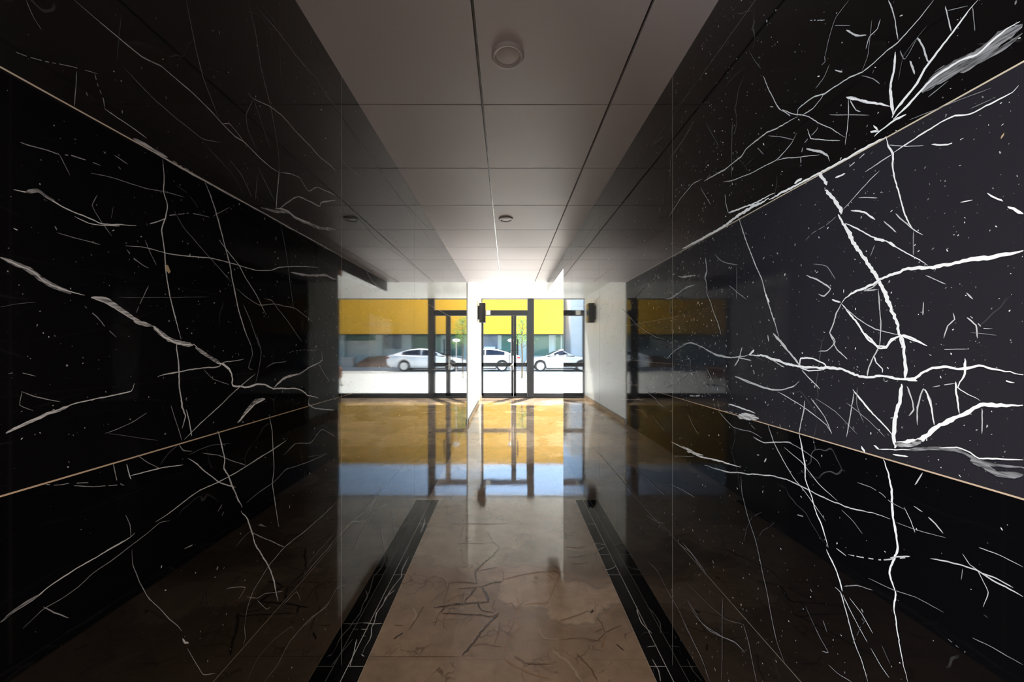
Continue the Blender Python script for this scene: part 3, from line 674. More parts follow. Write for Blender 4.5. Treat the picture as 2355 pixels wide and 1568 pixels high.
 ('RB', [(910,565),(930,620),(942,700),(950,800),(960,890),(970,960),(955,1020),(935,1070),(945,1120),(962,1160),(955,1230),(965,1310),(980,1390),(1000,1480),(1018,1568)], 5.0, 'w', 1.8),
 ('RB', [(265,640),(270,720),(295,820),(330,930),(355,1040),(380,1150),(400,1260),(425,1380),(465,1490)], 1.6, 'd'),
 ('RB', [(160,345),(230,420),(310,440),(360,470)], 1.6, 'd'), ('RB', [(185,345),(265,365),(330,430)], 1.6, 'd', None, 's'),
 ('RB', [(320,465),(370,490),(480,485),(500,500)], 2, 'g', None), ('RB', [(380,560),(370,578)], 3, 'g'),
 ('RB', [(250,370),(300,378),(345,380)], 9, 'w', 6, 'c'), ('RB', [(210,315),(260,330),(330,355)], 2.4, 'w'),
 ('RB', [(695,965),(740,1000)], 2.4, 'g'), ('RB', [(750,995),(830,1010),(910,1018),(1030,1008)], 2.4, 'g', 2.6, 's'), ('RB', [(940,1010),(1030,1005)], 3, 'g'),
 ('RB', [(1120,1013),(1200,1030),(1280,1048),(1340,1070),(1400,1110),(1460,1140),(1539,1185)], 3, 'g', 3.4), ('RB', [(1340,1070),(1420,1100),(1495,1142)], 2.4, 'g'),
 ('RB', [(1265,990),(1300,1040),(1335,1065),(1385,1165),(1360,1230)], 1.8, 'g', 1.2), ('RB', [(1270,1060),(1262,1110)], 1.3, 'd'),
 ('RB', [(1340,962),(1430,995),(1539,1050)], 1.6, 'g'), 
 ('RB', [(1045,775),(1085,802)], 2.2, 'g'), ('RB', [(1110,825),(1145,855),(1180,898)], 3, 'g', 1.6),
 ('RB', [(1000,780),(1030,840),(1050,895)], 1.6, 'g'), ('RB', [(1085,625),(1050,680)], 2.4, 'g'),
 ('RB', [(790,670),(850,690),(900,720),(940,755),(1010,790)], 1.8, 'd', 1.5, 's'),
 ('RB', [(730,1135),(790,1132),(860,1155)], 1.6, 'd'), ('RB', [(840,1100),(960,1155),(1060,1190),(1180,1255)], 1.5, 'd'),
 ('RB', [(1310,1370),(1400,1410),(1470,1450),(1539,1488)], 1.5, 'd'), ('RB', [(1170,1350),(1250,1415)], 1.3, 'd', None, 's'),
 ('RB', [(600,1320),(630,1380),(660,1435),(630,1430)], 1.5, 'd'), ('RB', [(635,1290),(655,1345)], 1.6, 'd'), ('RB', [(555,1225),(600,1320)], 1.2, 'f'),
 ('RB', [(900,1400),(940,1490)], 1.2, 'f'), ('RB', [(660,1490),(705,1530),(765,1565)], 1.3, 'd'),
 ('RB', [(1360,1265),(1380,1282)], 1.5, 'f'), ('RB', [(520,815),(545,822)], 3.5, 'g', None, 'c'),
 ('RB', [(20,1195),(60,1270),(120,1335),(180,1365),(240,1390),(285,1435)], 1.4, 'd'), ('RB', [(20,1120),(120,1220),(200,1285),(275,1310)], 1.1, 'f'),
 ('RB', [(0,1290),(50,1390),(90,1470),(125,1568)], 1.4, 'd'), ('RB', [(275,1305),(300,1390),(315,1470),(335,1568)], 1.4, 'd'),
 ('RB', [(182,1190),(180,1360),(178,1568)], 1.2, 'd'),
 ('RB', [(0,940),(60,1010),(110,1085)], 1.5, 'd'),
 # far stretch of the right wall
 ('Z3', [(112,425),(180,490),(250,570),(350,640),(430,685),(515,710)], 2.0, 'g'),
 ('Z3', [(522,880),(600,805),(680,760),(740,735),(810,760),(870,790)], 1.8, 'g'), ('Z3', [(870,790),(930,820),(975,850),(1040,868),(1120,870)], 2.4, 'g', 3),
 ('Z3', [(880,0),(885,90),(870,140),(885,200),(890,300),(925,380),(950,470),(990,560),(1018,665)], 1.6, 'g'),
 ('Z3', [(515,342),(570,335),(640,285),(700,240),(780,215)], 2.4, 'g'), ('Z3', [(560,340),(555,490)], 2.0, 'd'), ('Z3', [(625,140),(690,145),(750,125)], 2, 'g'),
 ('Z3', [(240,330),(330,230),(400,175),(460,110)], 1.6, 'd'), ('Z3', [(520,1140),(620,1090),(735,1008),(815,1010)], 1.4, 'd'), ('Z3', [(735,1008),(740,880)], 1.2, 'd'),
 ('Z3', [(885,965),(920,1040),(955,1115)], 1.6, 'd'), ('Z3', [(350,1185),(420,1240),(465,1290),(510,1318)], 1.7, 'g'), 
 ('Z3', [(240,1335),(290,1345),(350,1405)], 1.5, 'd'), ('Z3', [(390,1385),(440,1450),(510,1530)], 1.2, 'd'),
 ('Z3', [(120,1250),(320,1248)], 2.0, 'g'), ('Z3', [(715,1380),(760,1480),(815,1568)], 1.3, 'd'),
 ('Z3', [(730,1218),(830,1215)], 3, 'g', None, 's'), ('Z3', [(1140,1040),(1250,1090),(1380,1135),(1480,1160),(1568,1165)], 2.2, 'g'),
 ('Z3', [(1080,1290),(1160,1310),(1250,1350)], 2.4, 'w', 1.4), ('Z3', [(1190,1390),(1240,1385),(1310,1400),(1350,1420)], 7, 'w', 5, 'c'),
 ('Z6', [(170,325),(280,450),(380,570),(450,650),(543,750)], 1.7, 'd'), ('Z6', [(370,405),(460,490),(540,558)], 1.6, 'd'),
 ('Z6', [(450,920),(500,970),(545,1060),(610,1170),(680,1320),(740,1440),(780,1568)], 1.6, 'd'),
 ('Z6', [(665,1125),(740,1250),(850,1325),(920,1355),(970,1410)], 1.5, 'd'), ('Z6', [(610,820),(680,870),(760,990)], 1.4, 'd'),
 ('Z6', [(440,670),(500,705),(540,712)], 1.3, 'd'), ('Z6', [(575,272),(650,310),(730,352),(830,372),(950,412)], 2.8, 'w', 1.5),
 ('Z6', [(570,500),(630,530),(700,570)], 1.6, 'd'), ('Z6', [(590,350),(700,350)], 1.2, 'd'),
]

def marble_wall(name, side, y0, y1):
    mb = MB(); m = M['marble']; sx = -A if side == 'L' else A; ox = sx-.18 if side == 'L' else sx+.18
    # solid slab
    x0, x1 = min(sx, ox), max(sx, ox)
    vs = [(x, y, z) for x in (x0, x1) for y in (y0, y1) for z in (0, ZC)]
    pl = wallL if side == 'L' else wallR
    for f in [(0,1,3,2), (4,6,7,5), (0,4,5,1), (2,3,7,6), (0,2,6,4), (1,5,7,3)]:
        if abs(vs[f[0]][0]-sx)+abs(vs[f[2]][0]-sx) > 1e-6: mb.face([vs[i] for i in f], m, (0,0,0,1))
    # the courses of stone differ a little in tone; the middle one on the right is greyer
    zs = [0, HC-.795, HC-.205, HC+.388, HC+.98, ZC]
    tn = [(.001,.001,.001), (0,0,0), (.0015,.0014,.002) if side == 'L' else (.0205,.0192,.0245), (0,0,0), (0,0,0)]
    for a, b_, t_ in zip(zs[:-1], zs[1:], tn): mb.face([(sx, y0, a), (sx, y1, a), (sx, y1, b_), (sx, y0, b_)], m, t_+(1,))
    for row in (LEFT if side == 'L' else RIGHT):
        crop, pts, w, tone = row[:4]; w2 = row[4] if len(row) > 4 else None; fl = row[5] if len(row) > 5 else ''
        if fl == 'c': broad(mb, crop, pts, w, tone)
        else: vein(mb, crop, pts, w, tone, w2, skip=.45 if fl == 's' else 0)
    # joints between the slabs: horizontal at four heights, vertical every 1.2 m
    jw = .0026
    for z, tone in ((HC+.98, (.10,.09,.08)), (HC+.388, (.66,.56,.44)), (HC-.205, (.62,.46,.33)), (HC-.795, (.17,.145,.12))):
        col = tone+(1,)
        mb.face([pl(y0, z-jw/2), pl(y1, z-jw/2), pl(y1, z+jw/2), pl(y0, z+jw/2)], m, col)
    y = 1.52-1.2*4
    while y < y1:
        if y > y0+.05:
            jc = (.45,.42,.39,1) if abs(y-1.52) < .1 else (.04,.037,.035,1)
            mb.face([pl(y-.002, 0), pl(y+.002, 0), pl(y+.002, ZC), pl(y-.002, ZC)], m, jc)
        y += 1.2
    # flecks, denser in drifts
    r = random.Random(11 if side == 'L' else 23)
    n = 0; want = 1300 if side == 'L' else 3300
    while n < want:
        y = r.uniform(max(.42, y0), 2.7); z = r.uniform(.1, ZC-.05)
        dens = (noise.noise(Vector((y*1.7, z*1.7, 3 if side == 'L' else 9)))*.5+.5)*(1.5 if HC-.2 < z < HC+.39 else .8)
        if dens < r.random()*.9+.1 or (z < HC-.205 and r.random() < .55) or (y > 1.55 and r.random() < .7): continue
        n += 1
        s = r.choice((.0006, .0008, .0010, .0014, .0019))*min(1.5, y)*.85; L = s*r.uniform(1, 3.4); a = r.uniform(-1.2, 1.2)+PI/2; br = r.choice((.12, .25, .5, .9))*(1 if side == 'R' else .7)
        k = 6; poly = []
        for i in range(k):
            t = 2*PI*i/k; px = L*math.cos(t)*r.uniform(.6, 1.1); py = s*math.sin(t)*r.uniform(.6, 1.2)
            poly.append(pl(y+px*math.cos(a)-py*math.sin(a), z+px*math.sin(a)+py*math.cos(a)))
        mb.face(poly, m, (br, br, br, 1))
    # the veining goes on along the stretch of wall beside the camera
    if side == 'R':
        for i in range(34):
            y = r.uniform(y0+.05, .42); z = r.uniform(.1, ZC-.1); a = r.choice((r.gauss(PI/2+.3, .3), r.gauss(.25, .3)))
            w = r.choice((.0010, .0014, .0022, .0040)); tone = r.choice((.14, .3, .6, .9)); pts = [(y, z)]
            for j in range(r.randint(3, 8)):
                a += r.gauss(0, .22); st = r.uniform(.04, .11)
                ny, nz = pts[-1][0]+st*math.cos(a), pts[-1][1]+st*math.sin(a)
                if not (y0 < ny < .46 and .02 < nz < ZC-.02): break
                pts.append((ny, nz))
            if len(pts) > 2: ribbon(mb, pts, w, w*.6, pl, m, (tone, tone, tone, 1), seg=.008)
        for i in range(500):
            y = r.uniform(y0, .44); z = r.uniform(.1, ZC-.05); q = r.uniform(.0005, .0014); br = r.choice((.2, .5, .9))
            mb.face([pl(y+q*math.cos(k), z+q*1.6*math.sin(k)) for k in (0, 1.2, 2.3, 3.5, 4.7)], m, (br, br, br, 1))
    # short hair veins
    for i in range(90 if side == 'L' else 130):
        y = r.uniform(.5, 2.6)**1.0; z = r.uniform(.15, ZC-.1)
        if noise.noise(Vector((y*1.3+5, z*1.3, 1)))+.15 < r.random()*.5: continue
        a = r.gauss(PI/2+.25, .5); L = r.uniform(.03, .16); pts = [(y, z)]
        for j in range(3):
            a += r.gauss(0, .25); pts.append((pts[-1][0]+L/3*math.cos(a), max(.02, min(ZC-.02, pts[-1][1]+L/3*math.sin(a)))))
        t = r.choice((.03, .05, .10))
        ribbon(mb, pts, .0010, .0007, pl, m, (t, t, t*1.06, 1), seg=.012, skip=r.choice((0, .4)))
    return mb.build(name, normals=False)

struct(marble_wall('wall_left', 'L', YS, YL))
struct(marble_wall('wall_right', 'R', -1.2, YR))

# ------------------------------------------------------------------ floor
def build_floor():
    mb = MB(); bm_ = M['beige']; bo = M['border']; E = .60
    def quad(x0, x1, y0, y1, m, z=0.0): mb.face([(x0,y0,z),(x1,y0,z),(x1,y1,z),(x0,y1,z)], m, (0,0,0,0 if m is bm_ else 1))
    YE = 3.17                                   # the black border strips stop here
    quad(-E, E, YB, YG, bm_)
    quad(-A-.3, -E, YB, YE, bo); quad(E, A, YB, YE, bo)
    quad(-A-.3, -E, YE, YG, bm_); quad(E, A, YE, YR, bm_)
    quad(E, XR, YR, YG, bm_)
    quad(XB, -A-.3, YB, YS, bm_); quad(A, A+.3, YB, YR, bo)
    # body
    mb.box(XB-.2, XR+.2, YB-.2, YG+.1, -.25, -.002, M['concrete'])
    mb.col = [c if c is not None else (0,0,0,0) for c in mb.col]
    # white joints of the border strips
    w = (.50, .49, .47, 1)
    for sx in (-1, 1):
        mb.face([flr(sx*.668, .6), flr(sx*.671, .6), flr(sx*.671, YE), flr(sx*.668, YE)], bo, w)
        mb.face([flr(sx*.599, .6), flr(sx*.601, .6), flr(sx*.601, YE), flr(sx*.599, YE)], bm_, (.55,.45,.34,1))
        k = 0; y = 1.512
        while y < YE:
            mb.face([flr(sx*.60, y), flr(sx*.669, y), flr(sx*.669, y+.0022), flr(sx*.60, y+.0022)], bo, w); y += .612
    # veins of the border
    V = [('Q', [(805,600),(755,700),(745,760),(690,830),(650,890),(600,980),(555,1040),(540,1110),(520,1150),(510,1230),(470,1300),(448,1350)], 1.8),
         ('Q', [(445,1115),(490,1118),(525,1125),(600,1120)], 1.8), ('Q', [(405,1240),(385,1330),(345,1455)], 1.8), ('Q', [(435,1165),(490,1165)], 1.5), ('Q', [(440,1218),(475,1218)], 1.5),
         ('Q', [(930,310),(920,360),(895,420)], 2.4), ('Q', [(610,950),(630,910),(700,860)], 1.8), ('Q', [(440,1355),(460,1375)], 2.4),
         ('Z6', [(155,820),(190,825),(215,830)], 1.6), ('Z6', [(175,860),(215,840)], 1.6), ('Z6', [(175,882),(240,882)], 1.6), ('Z6', [(215,965),(250,960),(275,945)], 1.8),
         ('Z6', [(385,1180),(410,1250),(470,1310)], 1.8), ('Z6', [(440,1382),(495,1375)], 1.5), ('Z6', [(470,1445),(505,1510),(515,1568)], 2), ('Z6', [(385,1160),(395,1200)], 1.6)]
    def fl_pt(crop, x, y):
        ox, oy, s = CROPS[crop]; u, v = ox+x/s, oy+y/s; Y = HC*F/(v-V0); return ((u-U0)*Y/F, Y)
    for crop, pts, w_ in V:
        P = [fl_pt(crop, *p) for p in pts]
        ribbon(mb, P, w_*P[0][1]/F, w_*P[-1][1]/F, flr, bo, (.45,.45,.46,1), seg=.012)
    # cracks and patch edges of the beige stone, traced
    CROPS['P'] = (760, 880, 2.2786)
    dk = (.03, .018, .012, .95); br = (.10, .060, .036, .7); rs = (.26, .13, .05, .55); lt = (.52, .42, .33, .5)
    K = [([(690,1435),(730,1385),(790,1310),(840,1250),(885,1208)], 5, dk), ([(885,1208),(840,1225),(800,1218),(720,1215),(640,1210),(580,1208)], 3, dk),
         ([(540,1180),(600,1172),(670,1160),(750,1155),(830,1150)], 4, dk), ([(580,1195),(560,1240),(540,1280)], 2, br), ([(580,1205),(600,1172)], 3, dk),
         ([(830,1150),(815,1110),(795,1065)], 5, dk), ([(795,1065),(850,1050),(900,1045)], 3, dk), ([(700,1150),(730,1115),(770,1070)], 3, dk),
         ([(770,1150),(790,1190),(860,1205)], 2.5, dk), ([(860,1140),(850,1175),(870,1205)], 2.5, br), ([(665,1080),(740,1075),(795,1065)], 2.5, br),
         ([(585,1165),(610,1110),(625,1050),(700,1045),(765,1050)], 2, br), ([(765,1050),(760,990),(800,945),(850,905),(890,862)], 3, dk), ([(890,862),(850,830),(820,780)], 2, br),
         ([(880,980),(905,995),(900,1040)], 2, br), ([(760,990),(870,965)], 1.8, br), ([(740,1385),(800,1370),(900,1385)], 2.5, br), ([(885,1250),(880,1310),(860,1370)], 2.2, br),
         ([(905,1160),(950,1155),(975,1190),(1010,1150)], 2.5, br), ([(1010,1170),(1070,1155),(1130,1152),(1160,1110),(1180,1060)], 2, rs), ([(975,1120),(990,1180),(960,1240),(1000,1280)], 3, rs),
         ([(905,1430),(920,1380),(960,1310),(1010,1270)], 2.5, rs), ([(905,1440),(960,1480),(1040,1520),(1150,1555)], 4, rs), ([(960,1430),(1020,1470),(1150,1475)], 3, br),
         ([(1180,1060),(1210,985),(1250,1010),(1310,1050)], 2.5, rs), ([(910,1030),(990,1010),(1100,990),(1210,985)], 2.2, rs),
         ([(190,1440),(320,1436),(690,1437)], 1.8, br), ([(620,740),(700,738),(830,740),(940,735)], 1.5, br), ([(680,810),(700,750)], 1.5, br), ([(660,845),(720,840),(830,845)], 1.5, br),
         ([(410,1300),(450,1240),(490,1170)], 3, br), ([(330,1345),(380,1310)], 3.5, dk), ([(380,1275),(330,1272)], 3, br), ([(430,1250),(450,1215),(435,1180)], 4, lt),
         ([(1200,1250),(1280,1225),(1330,1205),(1360,1195)], 2, br), ([(1375,1190),(1370,1210)], 5, dk), ([(1390,1230),(1420,1260),(1440,1310),(1480,1290),(1530,1270)], 2.2, br),
         ([(1440,1310),(1400,1350),(1350,1355)], 2.5, br), ([(1440,1320),(1420,1390),(1440,1370)], 3, rs), ([(1500,1370),(1520,1390),(1540,1405)], 3, dk), ([(1380,1310),(1430,1290)], 2, br),
         ([(1235,860),(1290,865),(1345,855)], 2, br), ([(1240,910),(1280,915),(1330,905),(1370,895)], 2, br), ([(1250,945),(1300,950),(1350,940)], 2, br), ([(1290,1020),(1310,1045)], 4, rs),
         ([(560,660),(620,650),(690,640)], 1.6, br), ([(600,690),(650,680)], 1.6, br), ([(520,850),(550,880),(570,860)], 2, lt), ([(1205,705),(1230,712)], 1.6, br),
         ([(1165,1410),(1250,1470),(1320,1568)], 5, lt), ([(1290,1420),(1360,1500),(1400,1568)], 4, br), ([(1090,1290),(1120,1340),(1200,1345)], 3, lt),
         ([(500,1040),(540,1015),(590,1030),(610,1080),(560,1120),(520,1160)], 2, br), ([(390,1110),(440,1105),(460,1080),(500,1070)], 1.8, br), ([(765,1010),(765,1050)], 2.5, br),
         ([(590,1160),(660,1120),(760,1110)], 1.8, br), ([(700,1100),(690,1150)], 2, br), ([(930,900),(900,940),(905,990)], 1.6, rs), ([(1200,1350),(1310,1340),(1420,1355)], 1.6, br)]
    for pts, w_, col in K:
        P = [fl_pt('P', *p) for p in pts]
        P = [(max(-.595, min(.595, x)), y) for x, y in P]
        ribbon(mb, P, w_*1.1*P[0][1]/F, w_*1.1*P[-1][1]/F, flr, bm_, col, seg=.01, jit=1.6)
    # tile joints across the beige strip
    y = 1.545-1.2
    while y < YG:
        mb.face([flr(-.6, y), flr(.6, y), flr(.6, y+.0015), flr(-.6, y+.0015)], bm_, (.13,.09,.06,.55)); y += .6
    return mb.build('floor', normals=False)
struct(build_floor())

# ------------------------------------------------------------------ ceilings
def build_ceiling():
    mb = MB(); t = M['tile']; g = M['groove']
    gx = [-.716, -.116, .484]; ys = 1.70; gw = .0055
    xs = [-A-.18]+[-.116, .484]+[A+.18]
    yy = []; y = ys-.6*10
    while y < YL: yy.append(y); y += .6
    yy = [v for v in yy if v > -1.5]
    ylist = [-1.6]+yy+[YL]
    for i in range(len(xs)-1):
        for j in range(len(ylist)-1):
            x0 = xs[i]+(gw if i else 0); x1 = xs[i+1]-(gw if i < len(xs)-2 else 0)
            w2 = .0040
            y0 = ylist[j]+(w2 if j else 0); y1 = ylist[j+1]-(w2 if j < len(ylist)-2 else 0)
            mb.box(x0, x1, y0, y1, ZC, ZC+.02, t)
    # runners of the tile grid lie just above the tile face
    mb.box(-A-.18, A+.18, -1.6, YL, ZC+.014, ZC+.06, g)
    # solid above
    mb.box(-A-.18, A+.18, -1.6, YL, ZC+.06, ZV+.3, M['white'])
    return mb.build('ceiling')
struct(build_ceiling())
mb = MB(); mb.box(-A-.18, XR+.2, YL+.001, YG+.12, ZV, ZV+.2, M['vestwhite']); mb.box(A+.182, XR+.2, YR-.1, YL, ZV, ZV+.2, M['vestwhite'])
struct(mb.build('ceiling_vestibule'))
mb = MB(); mb.box(XB-.2, A+.4, YB-.2, -1.602, ZC+.3, ZC+.5, M['lobby']); mb.box(XB-.2, -A-.185, -1.6, YS+.2, ZC+.3, ZC+.5, M['lobby'])
struct(mb.build('ceiling_lobby'))

# dark marble bulkhead that runs on past the end of the right wall
mb = MB(); m = M['marble']
mb.box(A, A+.18, YR+.001, YL, HC+.985, ZV+.19, m); 
struct(mb.build('trim_1'))

# vestibule walls
mb = MB(); mb.box(-A-.18, -A-.02, YL+.001, YG+.1, 0, ZV, M['vestwhite'])
mb.box(-A-.02, -A+.012, YL+.03, YG-.06, 0, ZV, M['vestwhite']); struct(mb.build('wall_front_left'))
mb = MB()
for q in ((YR-.1, 4.6, 0, ZV), (7.4, YG+.1, 0, ZV), (4.6, 7.4, 0, .28), (4.6, 7.4, 2.56, ZV)): mb.box(XR, XR+.18, q[0], q[1], q[2], q[3], M['vestwhite'])
struct(mb.build('wall_front_right'))
mb = MB()
for q in ((4.6, 4.65, .28, 2.56), (7.35, 7.4, .28, 2.56), (4.6, 7.4, .28, .33), (4.6, 7.4, 2.51, 2.56)): mb.box(XR+.05, XR+.10, q[0], q[1], q[2], q[3], M['frame'])
w4 = mb.build('added_window'); struct(w4)  # invented window, out of view, added to carry the fill light
g = MB(); g.box(XR+.070, XR+.080, 4.65, 7.35, .33, 2.51, M['glass']); g.build('window_glass', w4)
mb = MB(); mb.box(A+.181, XR, YR-.16, YR-.01, 0, ZV, M['vestwhite']); struct(mb.build('wall_behind_opening'))
mb = MB(); mb.box(-A+.012, -A+.030, YL+.04, YG-.07, 0, .075, M['wood'], .003); mb.box(-A+.012, -A+.022, YL+.04, YG-.07, .075, .085, M['frame'])
struct(mb.build('baseboard_left'))
mb = MB(); mb.box(XR-.018, XR, YR, YG-.07, 0, .075, M['wood'], .003); struct(mb.build('baseboard_right'))
# lobby shell behind the camera
mb = MB(); L = M['lobby']
mb.box(XB-.2, A+.4, YB-.2, YB, 0, ZC+.3, L); struct(mb.build('wall_back'))
mb = MB(); mb.box(A+.0, A+.2, YB, -1.2, 0, ZC+.3, L); struct(mb.build('wall_lobby_right'))
mb = MB(); mb.box(XB, -A-.18, YS, YS+.15, 0, ZC+.3, L); struct(mb.build('wall_lobby_front'))
mb = MB(); wy0, wy1, wz0, wz1 = -3.3, -.9, .85, 2.05
mb.box(XB-.2, XB, YB, wy0, 0, ZC+.3, L); mb.box(XB-.2, XB, wy1, YS+.15, 0, ZC+.3, L); mb.box(XB-.2, XB, wy0, wy1, 0, wz0, L); mb.box(XB-.2, XB, wy0, wy1, wz1, ZC+.3, L)
struct(mb.build('wall_lobby_left'))
mb = MB()
for a, b, c, d in ((wy0, wy1, wz0, wz0+.05), (wy0, wy1, wz1-.05, wz1), (wy0, wy0+.05, wz0, wz1), (wy1-.05, wy1, wz0, wz1)):
    mb.box(XB-.12, XB-.06, a, b, c, d, M['frame'])
w3 = mb.build('window_3'); struct(w3)
g = MB(); g.box(XB-.095, XB-.085, wy0+.05, wy1-.05, wz0+.05, wz1-.05, M['glass']); g.build('window_glass', w3)

# ------------------------------------------------------------------ shop front
fr = M['frame']
def X(u, y=YG): return (u-U0)*y/F
def Zp(v, y=YG): return HC+(V0-v)*y/F
xl = -A+.012
xm0, xm1 = X(1213), X(1228)
# window_1: the big fixed light right of the mullion
def frame_box(mb, x0, x1, z0, z1, d=.05): mb.box(x0, x1, YG-d/2, YG+d/2, z0, z1, fr, .003)
w1 = MB(); frame_box(w1, xm1-.002, XR, 0, Zp(904), .07); frame_box(w1, xm1, XR, Zp(688.5), ZV, .05); frame_box(w1, XR-.07, XR, Zp(904), Zp(688.5))
W1 = w1.build('window_1'); struct(W1)
g = MB(); g.box(xm1, XR-.07, YG-.005, YG+.005, Zp(904), Zp(688.5), M['glass']); g.build('window_glass', W1)
# mullion
m_ = MB(); m_.box(xm0, xm1-.003, YG-.06, YG+.06, 0, ZV, fr, .004); struct(m_.build('trim_2'))
# window_2: the transom light above the door
w2 = MB(); frame_box(w2, xl, xm0-.001, Zp(688.5), ZV); frame_box(w2, xl, xm0-.001, Zp(725), Zp(713.5), .08); frame_box(w2, xl, xl+.02, Zp(713.5), Zp(688.5))
W2 = w2.build('window_2'); struct(W2)
g = MB(); g.box(xl+.02, xm0-.001, YG-.005, YG+.005, Zp(713.5), Zp(688.5), M['glass']); g.build('window_glass', W2)
# door frame jambs and sill belong to the frame
tf = MB(); tf.box(xl, X(1108), YG-.05, YG+.05, 0, Zp(725), fr, .003); tf.box(X(1108), xm0-.001, YG-.05, YG+.05, 0, .035, fr, .003); struct(tf.build('trim_3'))
def leaf(name, x0, x1, hinge):
    mb = MB(); z0, z1 = .04, Zp(725)-.004; sL = .05; 
    def r(a, b, c, d): mb.box(a, b, YG-.022, YG+.022, c, d, fr, .003)
    st0 = X(1112)-x0 if hinge == 'L' else .066; st1 = .064 if hinge == 'L' else .02
    r(x0, x0+st0, z0, z1); r(x1-st1, x1, z0, z1); r(x0, x1, z0, Zp(903.5)); r(x0, x1, z1-.012, z1); r(x0, x1, Zp(843), Zp(834))
    D = mb.build(name); struct(D)
    g = MB(); g.box(x0+st0-.004, x1-st1+.004, YG-.004, YG+.004, Zp(903.5), Zp(843), M['glass']); g.box(x0+st0-.004, x1-st1+.004, YG-.004, YG+.004, Zp(834), z1-.012, M['glass'])
    g.build('door_glass', D)
    return D
xd = X(1181.5)
D1 = leaf('door_1', X(1108)+.002, xd-.001, 'L'); D2 = leaf('door_2', xd+.001, xm0-.003, 'R')
# handle, lock and chain on the meeting stiles
h = MB(); hy = YG-.024; hx = X(1179)
h.box(hx-.022, hx+.022, hy-.012, hy, Zp(850), Zp(818), M['chrome'], .004)
h.tube([(hx, hy-.01, Zp(838)), (hx, hy-.06, Zp(838)), (hx-.03, hy-.065, Zp(839)), (hx-.11, hy-.062, Zp(844))], .013, M['chrome'])
h.lathe([(.0, .03), (.022, .028), (.03, .012), (.03, 0)], (hx, hy-.012, Zp(838)), (0, -1, 0), M['chrome'])
hd = h.build('door_handle', D1); hd['label'] = 'chrome lever handle'
h = MB(); px = X(1171)
h.tube([(px, hy, Zp(806)), (px, hy-.05, Zp(806)), (px, hy-.055, Zp(812)), (px, hy-.055, Zp(836)), (px-.005, hy-.05, Zp(846)), (px, hy, Zp(846))], .011, M['iron'])
h.build('pull_bar', D1)
h = MB()
for zz, xx in ((805, X(1176)), (816, X(1176))):
    h.tube([(xx-.03, hy-.012, Zp(zz)), (X(1193), hy-.012, Zp(zz))], .008, M['iron'])
h.box(X(1189), X(1192), hy-.02, hy+.0, Zp(817), Zp(780), M['iron'], .003)
h.build('latch_bar', D2)
# door closer on the header
c = MB(); c.box(X(1118), X(1128), YG-.10, YG-.04, Zp(724), Zp(714.5), M['vestwhite'], .004)
tag(c.build('door_closer'), 'small cream door closer body on the dark header above the door', 'door closer')

# black lamp box on the left white wall
t = empty('wall_lamp', (-A+.012, 8.5, Zp(742, 8.5)), 'glossy black box lamp on the left white wall beside the door', 'lamp')
yb = 8.45; z0, z1 = Zp(742, yb), Zp(697, yb)
b = MB(); b.box(-A+.05, -A+.20, yb-.06, yb+.16, z0, z1, M['blackpl'], .012); b.build('lamp_box', t)
b = MB(); b.box(-A+.012, -A+.06, yb, yb+.12, z0+.08, z1-.06, M['blackpl'], .004); b.build('wall_mount', t)
b = MB(); b.tube([(-A+.012, yb-.35, z1+.12), (-A+.07, yb-.22, z1+.06), (-A+.10, yb-.06, z1+.01)], .014, M['trimw']); o = b.build('conduit', t); o['label'] = 'white conduit'

# the row of ceiling lamps
def ceiling_lamp(x, y, label, lens):
    t = empty('ceiling_lamp', (x, y, ZC), label, 'lamp')
    b = MB(); b.lathe([(.0635, 0), (.0635, -.006), (.060, -.0105), (.054, -.0115), (.0475, -.008), (.045, -.002)], (x, y, ZC), (0,0,1), M['trimw'], 48); b.build('trim_ring', t)
    b = MB(); b.lathe([(.0470, -.0045), (.040, -.0065), (.02, -.0078), (0.0001, -.0082)], (x, y, ZC), (0,0,1), M[lens], 48); b.build('lamp_lens', t)
ceiling_lamp(.003, 1.15*F/(V0-126), 'round unlit downlight in the nearest whole ceiling tile', 'trimw')
ceiling_lamp(-.01, 3.20, 'small far round downlight further down the ceiling towards the doors', 'trimw')
ceiling_lamp(0, -.40, 'round lit downlight in the ceiling behind the nearest unlit one', 'litlens')

# ------------------------------------------------------------------ outdoors
GZ = -.12     # ground just outside
g = MB(); g.box(-60, 60, YG+.12, 21.0, GZ-.4, GZ, M['asphalt']); struct(g.build('street'))
g = MB(); g.box(-60, 60, 21.0, 24.9, GZ-.38, GZ+.015, M['concrete']); g.box(-60, 60, 20.9, 21.0, GZ-.3, GZ+.016, M['darkline']); struct(g.build('parking_lane'))
g = MB(); g.box(-60, 60, 24.9, 25.15, GZ-.3, GZ+.12, M['kerb'], .02); struct(g.build('kerb'))
g = MB(); g.box(-60, 60, 25.15, 45, GZ-.3, GZ+.10, M['concrete']); struct(g.build('pavement'))
g = MB(); g.box(XR+.4, 60, -12, YG+.11, GZ-.4, GZ, M['asphalt']); struct(g.build('side_yard'))
